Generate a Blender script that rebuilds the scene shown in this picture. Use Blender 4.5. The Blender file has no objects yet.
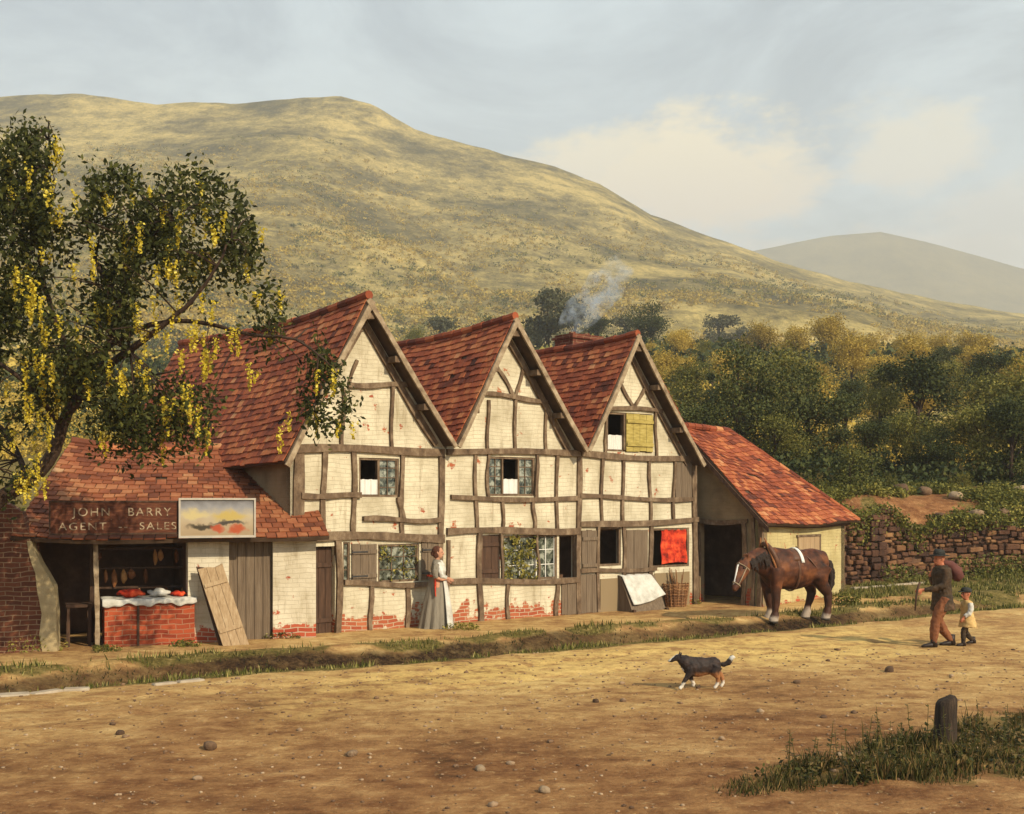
import bpy, math, random
import numpy as np
from mathutils import Vector, Matrix, Euler
R=math.radians
random.seed(7); rng=np.random.default_rng(7)
C=bpy.context.scene.collection
F=1200.0; CH=2.6; HY=500.0

# ------------------------------------------------------------------ helpers
def gp(px,py,z=0.0):
    """ground point seen at a picture position (used once, to survey the place)"""
    Y=(CH-z)*F/(py-HY); return ((px-512)/F*Y,Y)
def at(px,py,Y): return Vector(((px-512)/F*Y,Y,CH+(HY-py)/F*Y))

def tag(o,label=None,cat=None,group=None,kind=None):
    if label: o['label']=label
    if cat: o['category']=cat
    if group: o['group']=group
    if kind: o['kind']=kind
    return o
def empty(name,loc,rz,label,cat,group=None):
    o=bpy.data.objects.new(name,None); C.objects.link(o); o.empty_display_size=.2
    o.location=loc; o.rotation_euler=(0,0,rz); return tag(o,label,cat,group)
def link(name,me,mat,parent=None,loc=None,rz=None):
    o=bpy.data.objects.new(name,me); C.objects.link(o)
    if mat is not None:
        for m in (mat if isinstance(mat,(list,tuple)) else [mat]): me.materials.append(m)
    if parent: o.parent=parent
    if loc is not None: o.location=loc
    if rz is not None: o.rotation_euler=(0,0,rz)
    return o
class MB:
    def __init__(s): s.v=[];s.f=[];s.t=[];s.uv=[];s.m=[]
    def face(s,idx,t=0.5,m=0): s.f.append(tuple(idx)); s.t.append(t); s.m.append(m)
    def add(s,vs,fs,t=0.5,m=0):
        b=len(s.v); s.v+= [tuple(v) for v in vs]
        for f in fs: s.face([b+i for i in f],t,m)
    def box(s,x0,x1,y0,y1,z0,z1,t=.5,m=0,jit=0):
        j=lambda:random.uniform(-jit,jit)
        vs=[(x+j(),y+j(),z+j()) for z in (z0,z1) for y in (y0,y1) for x in (x0,x1)]
        s.add(vs,[(0,2,3,1),(4,5,7,6),(0,1,5,4),(2,6,7,3),(0,4,6,2),(1,3,7,5)],t,m)
    def tube(s,pts,rad,n=10,t=.5,m=0,ref=None,cap=True):
        pts=[Vector(p) for p in pts]; k=len(pts); rings=[]
        b=len(s.v)
        for i,p in enumerate(pts):
            d=(pts[min(i+1,k-1)]-pts[max(i-1,0)]).normalized()
            rf=Vector(ref) if ref else (Vector((0,0,1)) if abs(d.z)<.85 else Vector((1,0,0)))
            a=d.cross(rf) if (ref or i==0) else (pa-d*pa.dot(d))
            if a.length<1e-4: a=d.cross(Vector((.3,.9,.1)))
            a.normalize(); pa=a; c=a.cross(d).normalized()
            r=rad[i] if hasattr(rad,'__len__') else rad
            ra,rb=(r if hasattr(r,'__len__') else (r,r))
            for q in range(n):
                th=2*math.pi*q/n
                s.v.append(tuple(p+a*ra*math.cos(th)+c*rb*math.sin(th)))
        for i in range(k-1):
            for q in range(n):
                q2=(q+1)%n
                s.face((b+i*n+q,b+(i+1)*n+q,b+(i+1)*n+q2,b+i*n+q2),t,m)
        if cap:
            s.face([b+q for q in range(n)],t,m); s.face([b+(k-1)*n+q for q in range(n)][::-1],t,m)
    def ball(s,c,r,n=12,t=.5,m=0):
        rx,ry,rz=(r if hasattr(r,'__len__') else (r,r,r)); c=Vector(c)
        b=len(s.v); h=n//2
        for i in range(1,h):
            ph=math.pi*i/h
            for q in range(n):
                th=2*math.pi*q/n
                s.v.append((c.x+rx*math.sin(ph)*math.cos(th),c.y+ry*math.sin(ph)*math.sin(th),c.z+rz*math.cos(ph)))
        top=len(s.v); s.v.append((c.x,c.y,c.z+rz)); s.v.append((c.x,c.y,c.z-rz))
        for i in range(h-2):
            for q in range(n):
                q2=(q+1)%n; s.face((b+i*n+q,b+(i+1)*n+q,b+(i+1)*n+q2,b+i*n+q2),t,m)
        for q in range(n):
            q2=(q+1)%n; s.face((top,b+q,b+q2),t,m); s.face((top+1,b+(h-2)*n+q2,b+(h-2)*n+q),t,m)
    def build(s,name,mat,parent=None,smooth=False,loc=None,rz=None,uvxz=False):
        me=bpy.data.meshes.new(name); me.from_pydata(s.v,[],s.f)
        a=me.attributes.new('tint','FLOAT','FACE'); a.data.foreach_set('value',np.array(s.t,dtype=np.float32))
        me.polygons.foreach_set('material_index',s.m)
        if smooth: me.polygons.foreach_set('use_smooth',[True]*len(s.f))
        if uvxz:
            uv=me.uv_layers.new(name='UVMap'); co=np.array(s.v)
            li=np.array([v for f in s.f for v in f]); arr=np.stack([co[li,0]+co[li,1],co[li,2]],1)
            uv.data.foreach_set('uv',arr.astype(np.float32).ravel())
        me.update(); return link(name,me,mat,parent,loc,rz)
def quads(name,V,tint,mat,parent=None,tag_loc=None):
    n=len(V); me=bpy.data.meshes.new(name)
    me.vertices.add(n*4); me.loops.add(n*4); me.polygons.add(n)
    me.vertices.foreach_set('co',np.asarray(V,dtype=np.float32).ravel())
    me.loops.foreach_set('vertex_index',np.arange(n*4,dtype=np.int32))
    me.polygons.foreach_set('loop_start',np.arange(0,n*4,4,dtype=np.int32))
    a=me.attributes.new('tint','FLOAT','FACE'); a.data.foreach_set('value',np.asarray(tint,dtype=np.float32))
    me.update(calc_edges=True); return link(name,me,mat,parent)
def leafq(P,size,droop=0.0,asp=.55):
    """random leaf-shaped quads (rhombs) at points P"""
    n=len(P); a=rng.normal(size=(n,3)); a[:,2]-=droop; a/=np.linalg.norm(a,axis=1)[:,None]
    b=rng.normal(size=(n,3)); b-= (b*a).sum(1)[:,None]*a; b/=np.linalg.norm(b,axis=1)[:,None]
    s=(np.ones(n)*size*rng.uniform(.6,1.35,n))[:,None]
    return np.stack([P-a*s*.5,P+b*s*asp*.5,P+a*s*.5,P-b*s*asp*.5],1)
# value noise
def _h(i,j,s): 
    x=np.sin(i*127.1+j*311.7+s*74.7)*43758.5453; return x-np.floor(x)
def vn(x,y,s=0):
    x=np.asarray(x,float); y=np.asarray(y,float)
    i=np.floor(x);j=np.floor(y);u=x-i;v=y-j;u=u*u*(3-2*u);v=v*v*(3-2*v)
    return (_h(i,j,s)*(1-u)+_h(i+1,j,s)*u)*(1-v)+(_h(i,j+1,s)*(1-u)+_h(i+1,j+1,s)*u)*v-.5
def fbm(x,y,s=0,o=4):
    r=0;a=1
    for k in range(o): r=r+a*vn(x*2**k,y*2**k,s+k); a*=.5
    return r
def ss(a,b,x):
    t=np.clip((np.asarray(x,float)-a)/(b-a),0,1); return t*t*(3-2*t)

# ------------------------------------------------------------------ materials
def newmat(name):
    m=bpy.data.materials.new(name); m.use_nodes=True; nt=m.node_tree; nt.nodes.clear()
    out=nt.nodes.new('ShaderNodeOutputMaterial'); b=nt.nodes.new('ShaderNodeBsdfPrincipled')
    nt.links.new(b.outputs[0],out.inputs[0]); b.inputs['Specular IOR Level'].default_value=.25
    return m,nt,b,out
class N:
    def __init__(s,nt): s.nt=nt
    def n(s,t,**k):
        o=s.nt.nodes.new(t)
        for a,v in k.items(): setattr(o,a,v)
        return o
    def l(s,a,b): s.nt.links.new(a,b)
    def obj(s): return s.n('ShaderNodeTexCoord').outputs['Object']
    def map(s,vec,scale=(1,1,1),rot=(0,0,0)):
        m=s.n('ShaderNodeMapping'); m.inputs['Scale'].default_value=scale; m.inputs['Rotation'].default_value=rot; s.l(vec,m.inputs[0]); return m.outputs[0]
    def noise(s,vec,scale,detail=4,rough=.6,dist=0):
        m=s.n('ShaderNodeTexNoise'); m.inputs['Scale'].default_value=scale; m.inputs['Detail'].default_value=detail
        m.inputs['Roughness'].default_value=rough; m.inputs['Distortion'].default_value=dist
        if vec is not None: s.l(vec,m.inputs['Vector'])
        return m.outputs['Fac']
    def ramp(s,fac,stops,mode='LINEAR'):
        m=s.n('ShaderNodeValToRGB'); cr=m.color_ramp; cr.interpolation=mode
        while len(cr.elements)<len(stops): cr.elements.new(.5)
        for e,(p,c) in zip(cr.elements,stops): e.position=p; e.color=(*c,1) if len(c)==3 else c
        s.l(fac,m.inputs[0]); return m.outputs[0]
    def mix(s,f,a,b,mode='MIX'):
        m=s.n('ShaderNodeMix',data_type='RGBA',blend_type=mode)
        for v,i in ((f,0),(a,6),(b,7)):
            if hasattr(v,'is_linked') or hasattr(v,'links'): s.l(v,m.inputs[i])
            elif i==0: m.inputs[0].default_value=v
            else: m.inputs[i].default_value=(*v,1)
        return m.outputs[2]
    def math(s,op,a,b=0.0,c=None):
        m=s.n('ShaderNodeMath',operation=op)
        for i,v in enumerate((a,b,c)):
            if v is None: continue
            if hasattr(v,'links'): s.l(v,m.inputs[i])
            else: m.inputs[i].default_value=v
        return m.outputs[0]
    def mrange(s,v,a,b,c=0,d=1):
        m=s.n('ShaderNodeMapRange',interpolation_type='SMOOTHSTEP'); s.l(v,m.inputs[0])
        for i,x in enumerate((a,b,c,d)): m.inputs[i+1].default_value=x
        return m.outputs[0]
    def attr(s,name): 
        m=s.n('ShaderNodeAttribute',attribute_name=name); return m.outputs['Fac']
    def bump(s,h,strength,dist,bsdf):
        m=s.n('ShaderNodeBump'); m.inputs['Strength'].default_value=strength; m.inputs['Distance'].default_value=dist
        s.l(h,m.inputs['Height']); s.l(m.outputs[0],bsdf.inputs['Normal'])
def simple(name,stops,scale=6,rough=.85,bump=.3,bd=.01,stretch=(1,1,1),tint=0.0,spec=.25,detail=5):
    m,nt,b,o=newmat(name); g=N(nt); v=g.map(g.obj(),stretch)
    f=g.noise(v,scale,detail,.65)
    if tint:
        f=g.math('ADD',g.math('MULTIPLY',f,1-tint),g.math('MULTIPLY',g.attr('tint'),tint))
    g.l(g.ramp(f,stops),b.inputs['Base Color']); b.inputs['Roughness'].default_value=rough
    b.inputs['Specular IOR Level'].default_value=spec
    g.bump(g.noise(v,scale*3,4,.7),bump,bd,b); return m
def leafmat(name,stops,transl=.25,objrand=.0):
    m,nt,b,o=newmat(name); g=N(nt); f=g.attr('tint')
    if objrand:
        oi=g.n('ShaderNodeObjectInfo').outputs['Random']
        f=g.math('ADD',g.math('MULTIPLY',f,1-objrand),g.math('MULTIPLY',oi,objrand))
    col=g.ramp(f,stops); g.l(col,b.inputs['Base Color']); b.inputs['Roughness'].default_value=.65; b.inputs['Specular IOR Level'].default_value=.15
    t=g.n('ShaderNodeBsdfTranslucent'); g.l(col,t.inputs[0]); mx=g.n('ShaderNodeMixShader'); mx.inputs[0].default_value=transl
    g.l(b.outputs[0],mx.inputs[1]); g.l(t.outputs[0],mx.inputs[2]); g.l(mx.outputs[0],o.inputs[0]); return m

M={}
M['tile']=simple('clay_tiles',[(.14,(.035,.013,.009)),(.34,(.14,.032,.015)),(.52,(.28,.068,.026)),(.70,(.40,.135,.048)),(.88,(.50,.27,.13))],scale=1.6,tint=.5,bump=.6,bd=.02)
M['tile_old']=simple('weathered_tiles',[(.18,(.045,.018,.011)),(.38,(.15,.044,.020)),(.54,(.25,.078,.032)),(.69,(.35,.15,.065)),(.86,(.48,.34,.18))],scale=1.3,tint=.38,bump=.6,bd=.02)
M['timber']=simple('weathered_oak',[(.25,(.055,.034,.020)),(.5,(.14,.092,.055)),(.75,(.28,.205,.13))],scale=7,stretch=(1,1,.6),bump=.8,bd=.02)
M['barge']=simple('pale_barge_wood',[(.3,(.11,.072,.042)),(.5,(.27,.20,.125)),(.75,(.46,.37,.25))],scale=5,bump=.7,bd=.015)
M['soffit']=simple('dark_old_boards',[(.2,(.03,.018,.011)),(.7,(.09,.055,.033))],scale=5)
M['darkwood']=simple('dark_brown_planks',[(.2,(.028,.016,.01)),(.55,(.075,.04,.024)),(.85,(.13,.07,.04))],scale=4,stretch=(4,4,.5),bump=.6)
M['plank']=simple('grey_brown_planks',[(.2,(.085,.06,.04)),(.5,(.16,.115,.075)),(.85,(.26,.2,.135))],scale=4,stretch=(7,7,.4),bump=.8,bd=.02)
M['boardwood']=simple('sawn_plank_wood',[(.2,(.20,.125,.06)),(.55,(.36,.25,.14)),(.85,(.50,.40,.26))],scale=3,stretch=(8,8,.4),bump=.5)
M['yellow']=simple('yellow_painted_shutter',[(.25,(.18,.14,.035)),(.5,(.36,.28,.075)),(.8,(.50,.41,.14))],scale=5,stretch=(1,1,5),bump=.4)
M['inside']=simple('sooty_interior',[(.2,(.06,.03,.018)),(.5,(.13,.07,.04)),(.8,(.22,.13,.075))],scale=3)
M['clutter']=simple('rusty_clutter',[(.2,(.08,.03,.015)),(.5,(.26,.10,.035)),(.8,(.50,.26,.09))],scale=9,tint=.5)
M['cloth']=simple('white_linen',[(.3,(.34,.32,.27)),(.5,(.52,.50,.44)),(.7,(.66,.64,.58))],scale=4,bump=.6,bd=.02)
M['redcloth']=simple('red_cloth',[(.36,(.16,.012,.007)),(.5,(.50,.035,.013)),(.64,(.72,.10,.03))],scale=5,bump=.4)
M['iron']=simple('dark_iron',[(.2,(.02,.02,.022)),(.8,(.06,.055,.05))],scale=8,rough=.5,bump=.2)
M['curtain']=simple('white_curtain',[(.2,(.55,.53,.48)),(.8,(.78,.76,.70))],scale=5,stretch=(6,6,1),bump=.2)
M['bark']=simple('dark_bark',[(.2,(.02,.012,.008)),(.55,(.055,.032,.02)),(.85,(.11,.07,.045))],scale=4,stretch=(3,3,.8),bump=1,bd=.03)
M['rock']=simple('rock',[(.3,(.09,.05,.028)),(.5,(.20,.12,.065)),(.7,(.38,.27,.165))],scale=3,tint=.4,bump=.8,bd=.03)
M['wallstone']=simple('rubble_stone',[(.28,(.035,.017,.011)),(.45,(.085,.037,.020)),(.6,(.16,.075,.033)),(.78,(.28,.15,.065))],scale=1.8,tint=.35,bump=1,bd=.05)
M['kerb']=simple('pale_kerb_stone',[(.2,(.24,.18,.12)),(.8,(.48,.40,.29))],scale=3,bump=.6,bd=.02)
M['skin']=simple('skin',[(.2,(.40,.19,.11)),(.8,(.52,.27,.17))],scale=8,rough=.6,bump=.1)
M['ruddy']=simple('ruddy_skin',[(.2,(.36,.12,.06)),(.8,(.46,.17,.09))],scale=8,rough=.6,bump=.1)
M['hair']=simple('brown_hair',[(.2,(.04,.016,.01)),(.8,(.12,.045,.025))],scale=20,bump=.5,stretch=(1,1,.2))
M['blackhat']=simple('black_felt',[(.2,(.012,.014,.014)),(.8,(.04,.04,.035))],scale=9)
M['greycloth']=simple('grey_skirt',[(.2,(.14,.12,.09)),(.8,(.27,.235,.18))],scale=6,stretch=(3,3,.5),bump=.4)
M['olive']=simple('dark_olive_jacket',[(.3,(.022,.016,.010)),(.55,(.055,.034,.018)),(.75,(.12,.06,.03))],scale=7)
M['rust']=simple('rust_brown_trousers',[(.2,(.12,.04,.018)),(.8,(.26,.10,.04))],scale=7)
M['smock']=simple('yellow_ochre_smock',[(.2,(.42,.25,.08)),(.8,(.62,.44,.19))],scale=6)
M['boot']=simple('black_leather',[(.2,(.012,.009,.008)),(.8,(.04,.025,.018))],scale=8,rough=.5)
M['sack']=simple('maroon_sack',[(.2,(.07,.02,.018)),(.8,(.16,.06,.045))],scale=6)
M['leather']=simple('brown_leather',[(.2,(.05,.02,.01)),(.8,(.14,.06,.03))],scale=10,rough=.5)
M['blackhair']=simple('black_horse_hair',[(.2,(.008,.006,.005)),(.8,(.035,.022,.016))],scale=12,stretch=(3,3,.4),bump=.8)
M['lettering']=simple('cream_lettering',[(.38,(.12,.06,.035)),(.52,(.34,.26,.17)),(.8,(.48,.39,.27))],scale=9,bump=.1)
M['signboard']=simple('maroon_sign_board',[(.3,(.045,.014,.008)),(.5,(.09,.028,.014)),(.7,(.17,.065,.03))],scale=4,stretch=(1,1,6))
M['post']=simple('dark_old_post',[(.3,(.014,.010,.007)),(.55,(.045,.029,.018)),(.75,(.10,.065,.04))],scale=7,stretch=(4,4,.5),bump=1,bd=.02)
M['wicker']=simple('wicker',[(.2,(.10,.04,.018)),(.8,(.34,.17,.07))],scale=9,tint=.4)
for nm,c in (('pic_sky',((.20,.21,.23),(.38,.34,.27))),('pic_yellow',((.42,.33,.10),(.55,.42,.12))),('pic_dark',((.03,.03,.025),(.08,.06,.045))),('pic_red',((.40,.07,.03),(.48,.13,.06))),('pic_frame',((.35,.32,.27),(.5,.45,.38)))):
    M[nm]=simple(nm,[(.25,c[0]),(.75,c[1])],scale=7,bump=.2,spec=.1,bd=.003)
m,nt,b,o=newmat('window_glass'); g=N(nt); f=g.noise(g.obj(),9,3,.6,.5)
g.l(g.ramp(f,[(.35,(.015,.02,.015)),(.5,(.09,.10,.075)),(.62,(.30,.31,.25))]),b.inputs['Base Color']); b.inputs['Roughness'].default_value=.12; b.inputs['Specular IOR Level'].default_value=.6
M['glass']=m

def limebrick(name,base_lo,base_hi,peel_z,peel_amt,brick=((.30,.05,.025),(.42,.10,.05)),sp=.62):
    """limewashed brick; the wash has flaked off in patches, mostly low down"""
    m,nt,b,o=newmat(name); g=N(nt)
    uv=g.n('ShaderNodeUVMap').outputs[0]
    wob=g.n('ShaderNodeVectorMath',operation='ADD')
    nz=g.n('ShaderNodeTexNoise'); nz.inputs['Scale'].default_value=1.6; g.l(uv,nz.inputs['Vector'])
    sc=g.n('ShaderNodeVectorMath',operation='SCALE'); sc.inputs['Scale'].default_value=.14; g.l(nz.outputs['Color'],sc.inputs[0])
    g.l(uv,wob.inputs[0]); g.l(sc.outputs[0],wob.inputs[1])
    bt=g.n('ShaderNodeTexBrick'); bt.inputs['Scale'].default_value=1; bt.inputs['Brick Width'].default_value=.25; bt.inputs['Row Height'].default_value=.082
    bt.inputs['Mortar Size'].default_value=.009; bt.inputs['Mortar Smooth'].default_value=.4; bt.inputs['Bias'].default_value=0
    bt.inputs['Color1'].default_value=(*brick[0],1); bt.inputs['Color2'].default_value=(*brick[1],1); bt.inputs['Mortar'].default_value=(.33,.23,.14,1)
    g.l(wob.outputs[0],bt.inputs['Vector'])
    n1=g.noise(uv,1.3,6,.62); wash=g.ramp(n1,[(.30,base_lo),(.58,base_hi),(.8,tuple(min(.85,c*1.12) for c in base_hi))])
    st=g.noise(g.map(uv,(6,1,1)),1.0,5,.7)    # rain streaks
    wash=g.mix(g.mrange(st,.50,.72,0,.5),wash,(.22,.16,.085))
    wash=g.mix(g.math('MULTIPLY',g.math('MULTIPLY',bt.outputs['Fac'],g.mrange(n1,.35,.65,.02,.20)),1.0),wash,(.26,.18,.09))
    sx=g.n('ShaderNodeSeparateXYZ'); g.l(uv,sx.inputs[0])
    hz=g.mrange(sx.outputs[1],peel_z*.1,peel_z,peel_amt,0)
    pn=g.noise(uv,3.1,5,.6)
    f=g.math('ADD',pn,hz); peel=g.mrange(f,sp,sp+.05)
    peel=g.math('MULTIPLY',peel,g.math('SUBTRACT',1.0,g.math('MULTIPLY',bt.outputs['Fac'],.55)))
    g.l(g.mix(peel,wash,bt.outputs['Color']),b.inputs['Base Color']); b.inputs['Roughness'].default_value=.9; b.inputs['Specular IOR Level'].default_value=.1
    h=g.math('SUBTRACT',g.math('MULTIPLY',g.noise(uv,14,5,.7),.5),g.math('MULTIPLY',bt.outputs['Fac'],.34))
    h=g.math('SUBTRACT',h,g.math('MULTIPLY',peel,.3)); g.bump(h,.7,.02,b)
    return m
M['lime']=limebrick('limewashed_brick',(.38,.325,.215),(.61,.55,.40),.62,.26,brick=((.30,.07,.035),(.40,.13,.06)))
M['limewhite']=limebrick('white_limewashed_brick',(.40,.34,.23),(.60,.54,.41),.5,.38)
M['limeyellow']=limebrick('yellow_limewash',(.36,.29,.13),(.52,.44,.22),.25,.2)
M['brickred']=limebrick('red_brick',(.26,.05,.025),(.36,.085,.04),9,.9,brick=((.20,.035,.018),(.40,.085,.035)),sp=.3)
M['brickdark']=limebrick('old_dark_brick',(.06,.03,.02),(.12,.05,.03),3,.25,brick=((.085,.032,.02),(.15,.055,.03)),sp=.45)
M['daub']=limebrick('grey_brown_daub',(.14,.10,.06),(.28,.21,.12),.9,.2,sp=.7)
M['plasteredge']=simple('pale_plaster',[(.2,(.26,.19,.09)),(.8,(.50,.40,.22))],scale=4,bump=.6,bd=.02)
M['chimney']=limebrick('sooty_chimney_brick',(.06,.022,.016),(.14,.045,.03),1,.1,brick=((.10,.03,.02),(.18,.06,.035)),sp=.4)

# ------------------------------------------------------------------ terrain
def ditchY(X):
    xs=[-30,-9,-7,-4.8,-1.5,.9,3.2,5.1,9,13.3,30]; ys=[10,15.9,16.7,18.3,20.0,21.7,23.2,24.5,27.6,30.8,41]
    return np.interp(X,xs,ys)
def hz(X,Y):
    X=np.asarray(X,float);Y=np.asarray(Y,float)
    z=.035*fbm(X*.5,Y*.5,3,4)+.015*fbm(X*3,Y*3,9,3)
    d=Y-ditchY(X); w=.42+.15*vn(X*.7,X*0,5)
    z=z-(.20+.08*vn(X*1.1,X*0+3,8))*np.exp(-(d/w)**2)*ss(17,10,X)           # ditch
    z=z+.10*np.exp(-((d-1.0)/.42)**2)*(1+.8*vn(X*.9,Y*.9,68))+.06*ss(.7,1.4,d)                     # raised footway edge
    # shallow cart ruts
    z=z-.03*np.exp(-((d+2.2+.3*vn(X*.3,X*0,2))/.18)**2)-.03*np.exp(-((d+3.7+.3*vn(X*.3,X*0,2))/.18)**2)
    y0=np.where(X>8,0,5.5)*1.0; y0=5.5*(1-ss(7.0,10.5,X))
    z=z+.30*ss(29.5,34.5,Y)*ss(5.5,9,X)
    t=Y-(35.3+y0)-.12*np.maximum(X-10,0)
    z=z+ss(0,4.5,t)*2.3+np.clip(t-3.5,0,None)**1.06*.125*ss(3.5,12,t)
    z=z+ss(1,6,t)*.45*fbm(X*.35,Y*.35,12,4)
    return z
HILLC=[(-700,98),(-300,96),(0,95),(80,92),(160,103),(240,103),(300,95),(340,93),(375,103),(415,128),(470,145),(540,163),(600,185),(650,215),(740,247),(800,268),(900,292),(1024,315),(1300,360),(1800,420)]
hcx=np.array([(p-512)/F*900 for p,_ in HILLC]); hcz=np.array([CH+(HY-y)/F*900 for _,y in HILLC])
def hillz(X,Y):
    X=np.asarray(X,float);Y=np.asarray(Y,float)
    base=hz(X,np.minimum(Y,150)); H=np.interp(X,hcx,hcz)
    s=np.clip((Y-150)/750,0,1); z=base+(H-base)*s**1.5
    z=np.where(Y>900,H-(Y-900)*.25-(Y-900)**2*.0006,z)
    amp=ss(150,350,Y); z=z+amp*(16*fbm(X*.009,Y*.006,21,4)*(1-.75*ss(700,900,Y))+1.6*fbm(X*.05,Y*.05,31,3))
    return z
def farz(X,Y):
    xs=[(p-512)/F*2300 for p in (300,500,700,760,830,880,930,1000,1100,1300,1800)]
    zs=[CH+(HY-y)/F*2300 for y in (330,300,262,249,236,232,243,262,290,330,400)]
    H=np.interp(X,xs,zs); s=np.clip((Y-1300)/1000,0,1); z=20+(H-20)*s**1.3
    z=np.where(Y>2300,H-(Y-2300)*.4,z); return z+14*fbm(X*.006,Y*.006,41,4)*(1-.7*ss(1900,2300,Y))
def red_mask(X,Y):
    near=ss(18.5,11.5,Y+1.8*fbm(X*.6,Y*.8,51,3)*2-.10*X)  # foreground shade put into the soil colour, darker and redder nearer
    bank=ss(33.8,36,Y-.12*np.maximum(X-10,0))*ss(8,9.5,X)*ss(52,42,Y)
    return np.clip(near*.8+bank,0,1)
def fgband(X,Y,n=0):
    dd=Y-(10.5+(X-1.63)*.60); w=np.clip(.12+.30*(X-1.6),0.05,1.15); return ss(1.25,.65,np.abs(dd)/w+n*1.0)*ss(1.5,2.7,X)*(Y<16)
def grass_mask(X,Y):
    d=Y-ditchY(X); n=fbm(X*1.2,Y*1.2,61,4)
    g=np.exp(-((d+.66)/.36)**2)*(.95+1.6*n)+np.exp(-((d-1.05)/.40)**2)*(.95+1.6*n)
    g=g*ss(17,12,X)
    fr=fgband(X,Y,n)
    fl=0
    base=.8*ss(29.2,31.5,Y+n*2)*ss(6,8.5,X)*ss(36,34.6,Y)
    up=ss(40,44,Y+n*3)
    right=.75*ss(0,.9,n*1.6+.2)*ss(.8,1.8,d)*ss(7,9,X)
    return np.clip(g+fr*.5+fl+base+up+right,0,1)
def sunlit_band_mask(X,Y):  # sunlit stretch of road, painted into the earth colour as yellow
    d=Y-ditchY(X); return .75*ss(-.9,-1.6,d)*ss(-6.0,-3.2,d+2.5*fbm(X*.4,Y*.5,57,3))*ss(-4,-1,X)*ss(9,6,X)
def ditch_dark_mask(X,Y):  # darkens the earth along the ditch bed and its far bank
    d=Y-ditchY(X); n=.30*fbm(X*1.1,Y*.9,66,3); return ss(-.55,-.2,d+n)*ss(.95,.6,d+n*1.5)*ss(16,9,X)*(.72+.28*ss(-.25,.2,vn(X*.35,X*0,67)+.15))
m,nt,b,o=newmat('earth_and_grass'); g=N(nt); P=g.obj()
n1=g.noise(P,.45,6,.62,.3); n2=g.noise(P,2.6,7,.72); n3=g.noise(P,17,6,.75); n4=g.noise(g.map(P,(.9,1.5,1)),1.9,7,.74)
fac=g.math('ADD',g.math('MULTIPLY',n1,.34),g.math('ADD',g.math('MULTIPLY',n2,.33),g.math('MULTIPLY',n4,.33)))
earth=g.ramp(fac,[(.36,(.17,.095,.042)),(.45,(.35,.19,.075)),(.53,(.53,.335,.13)),(.62,(.70,.50,.22))])
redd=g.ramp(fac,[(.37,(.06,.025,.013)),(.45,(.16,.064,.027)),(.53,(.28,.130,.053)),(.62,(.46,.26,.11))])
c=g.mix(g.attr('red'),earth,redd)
n5=g.noise(P,6.5,5,.75); c=g.mix(g.mrange(n5,.56,.66,0,.5),c,(.13,.06,.026)); c=g.mix(g.mrange(n5,.32,.42,.45,0),c,(.70,.47,.21)); c=g.mix(g.mrange(n3,.58,.68,0,.6),c,(.12,.06,.03)); c=g.mix(g.mrange(n3,.30,.40,.5,0),c,(.68,.54,.31))
c=g.mix(g.math('MULTIPLY',g.attr('sunlit_band'),g.mrange(n2,.38,.58,.05,.75)),c,(.78,.55,.18)); c=g.mix(g.math('MULTIPLY',g.attr('ditch_dark'),g.mrange(n5,.34,.60,.85,1)),c,g.ramp(n3,[(.35,(.012,.007,.005)),(.5,(.027,.015,.009)),(.66,(.07,.042,.022))]))
gr=g.ramp(g.math('ADD',g.math('MULTIPLY',n5,.6),g.math('MULTIPLY',n3,.4)),[(.36,(.035,.030,.010)),(.47,(.085,.075,.020)),(.55,(.17,.13,.04)),(.64,(.33,.24,.10))])
c=g.mix(g.mrange(g.math('ADD',g.attr('grass'),g.math('MULTIPLY',g.math('SUBTRACT',n3,.5),.5)),.30,.62,0,.9),c,gr)
g.l(c,b.inputs['Base Color']); b.inputs['Roughness'].default_value=.95; b.inputs['Specular IOR Level'].default_value=.05
g.bump(g.math('ADD',g.math('MULTIPLY',n2,.35),g.math('ADD',g.math('MULTIPLY',n5,.4),g.math('MULTIPLY',n3,.35))),1.0,.10,b); M['ground']=m

def gridmesh(name,xs,ys,zf,sel=None,mat=None,kind='structure',attrs=True):
    X,Y=np.meshgrid(xs,ys); Z=zf(X,Y); nx=len(xs); ny=len(ys)
    idx=np.arange(nx*ny).reshape(ny,nx)
    Q=np.stack([idx[:-1,:-1],idx[:-1,1:],idx[1:,1:],idx[1:,:-1]],-1).reshape(-1,4)
    cx=((X[:-1,:-1]+X[1:,1:])/2).ravel(); cy=((Y[:-1,:-1]+Y[1:,1:])/2).ravel()
    outs=[]
    for nm,fn in (sel or {name:(lambda a,b:np.ones_like(a,bool))}).items():
        k=fn(cx,cy); q=Q[k]; used,inv=np.unique(q,return_inverse=True); inv=inv.reshape(q.shape)
        co=np.stack([X.ravel(),Y.ravel(),Z.ravel()],1)[used]
        me=bpy.data.meshes.new(nm); me.vertices.add(len(co)); me.vertices.foreach_set('co',co.astype(np.float32).ravel())
        me.loops.add(inv.size); me.polygons.add(len(inv)); me.loops.foreach_set('vertex_index',inv.astype(np.int32).ravel())
        me.polygons.foreach_set('loop_start',np.arange(0,inv.size,4,dtype=np.int32))
        me.polygons.foreach_set('use_smooth',np.ones(len(inv),bool))
        if attrs:
            for an,f in (('sunlit_band',sunlit_band_mask),('red',red_mask),('grass',grass_mask),('ditch_dark',ditch_dark_mask)):
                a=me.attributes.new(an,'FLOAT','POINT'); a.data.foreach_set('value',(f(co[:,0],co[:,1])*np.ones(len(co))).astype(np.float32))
        me.update(calc_edges=True); ob=link(nm,me,mat); tag(ob,kind=kind); outs.append(ob)
    return outs
def grow(a,b,s,r):
    o=[a]
    while o[-1]<b: o.append(o[-1]+s); s*=r
    return o
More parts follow.
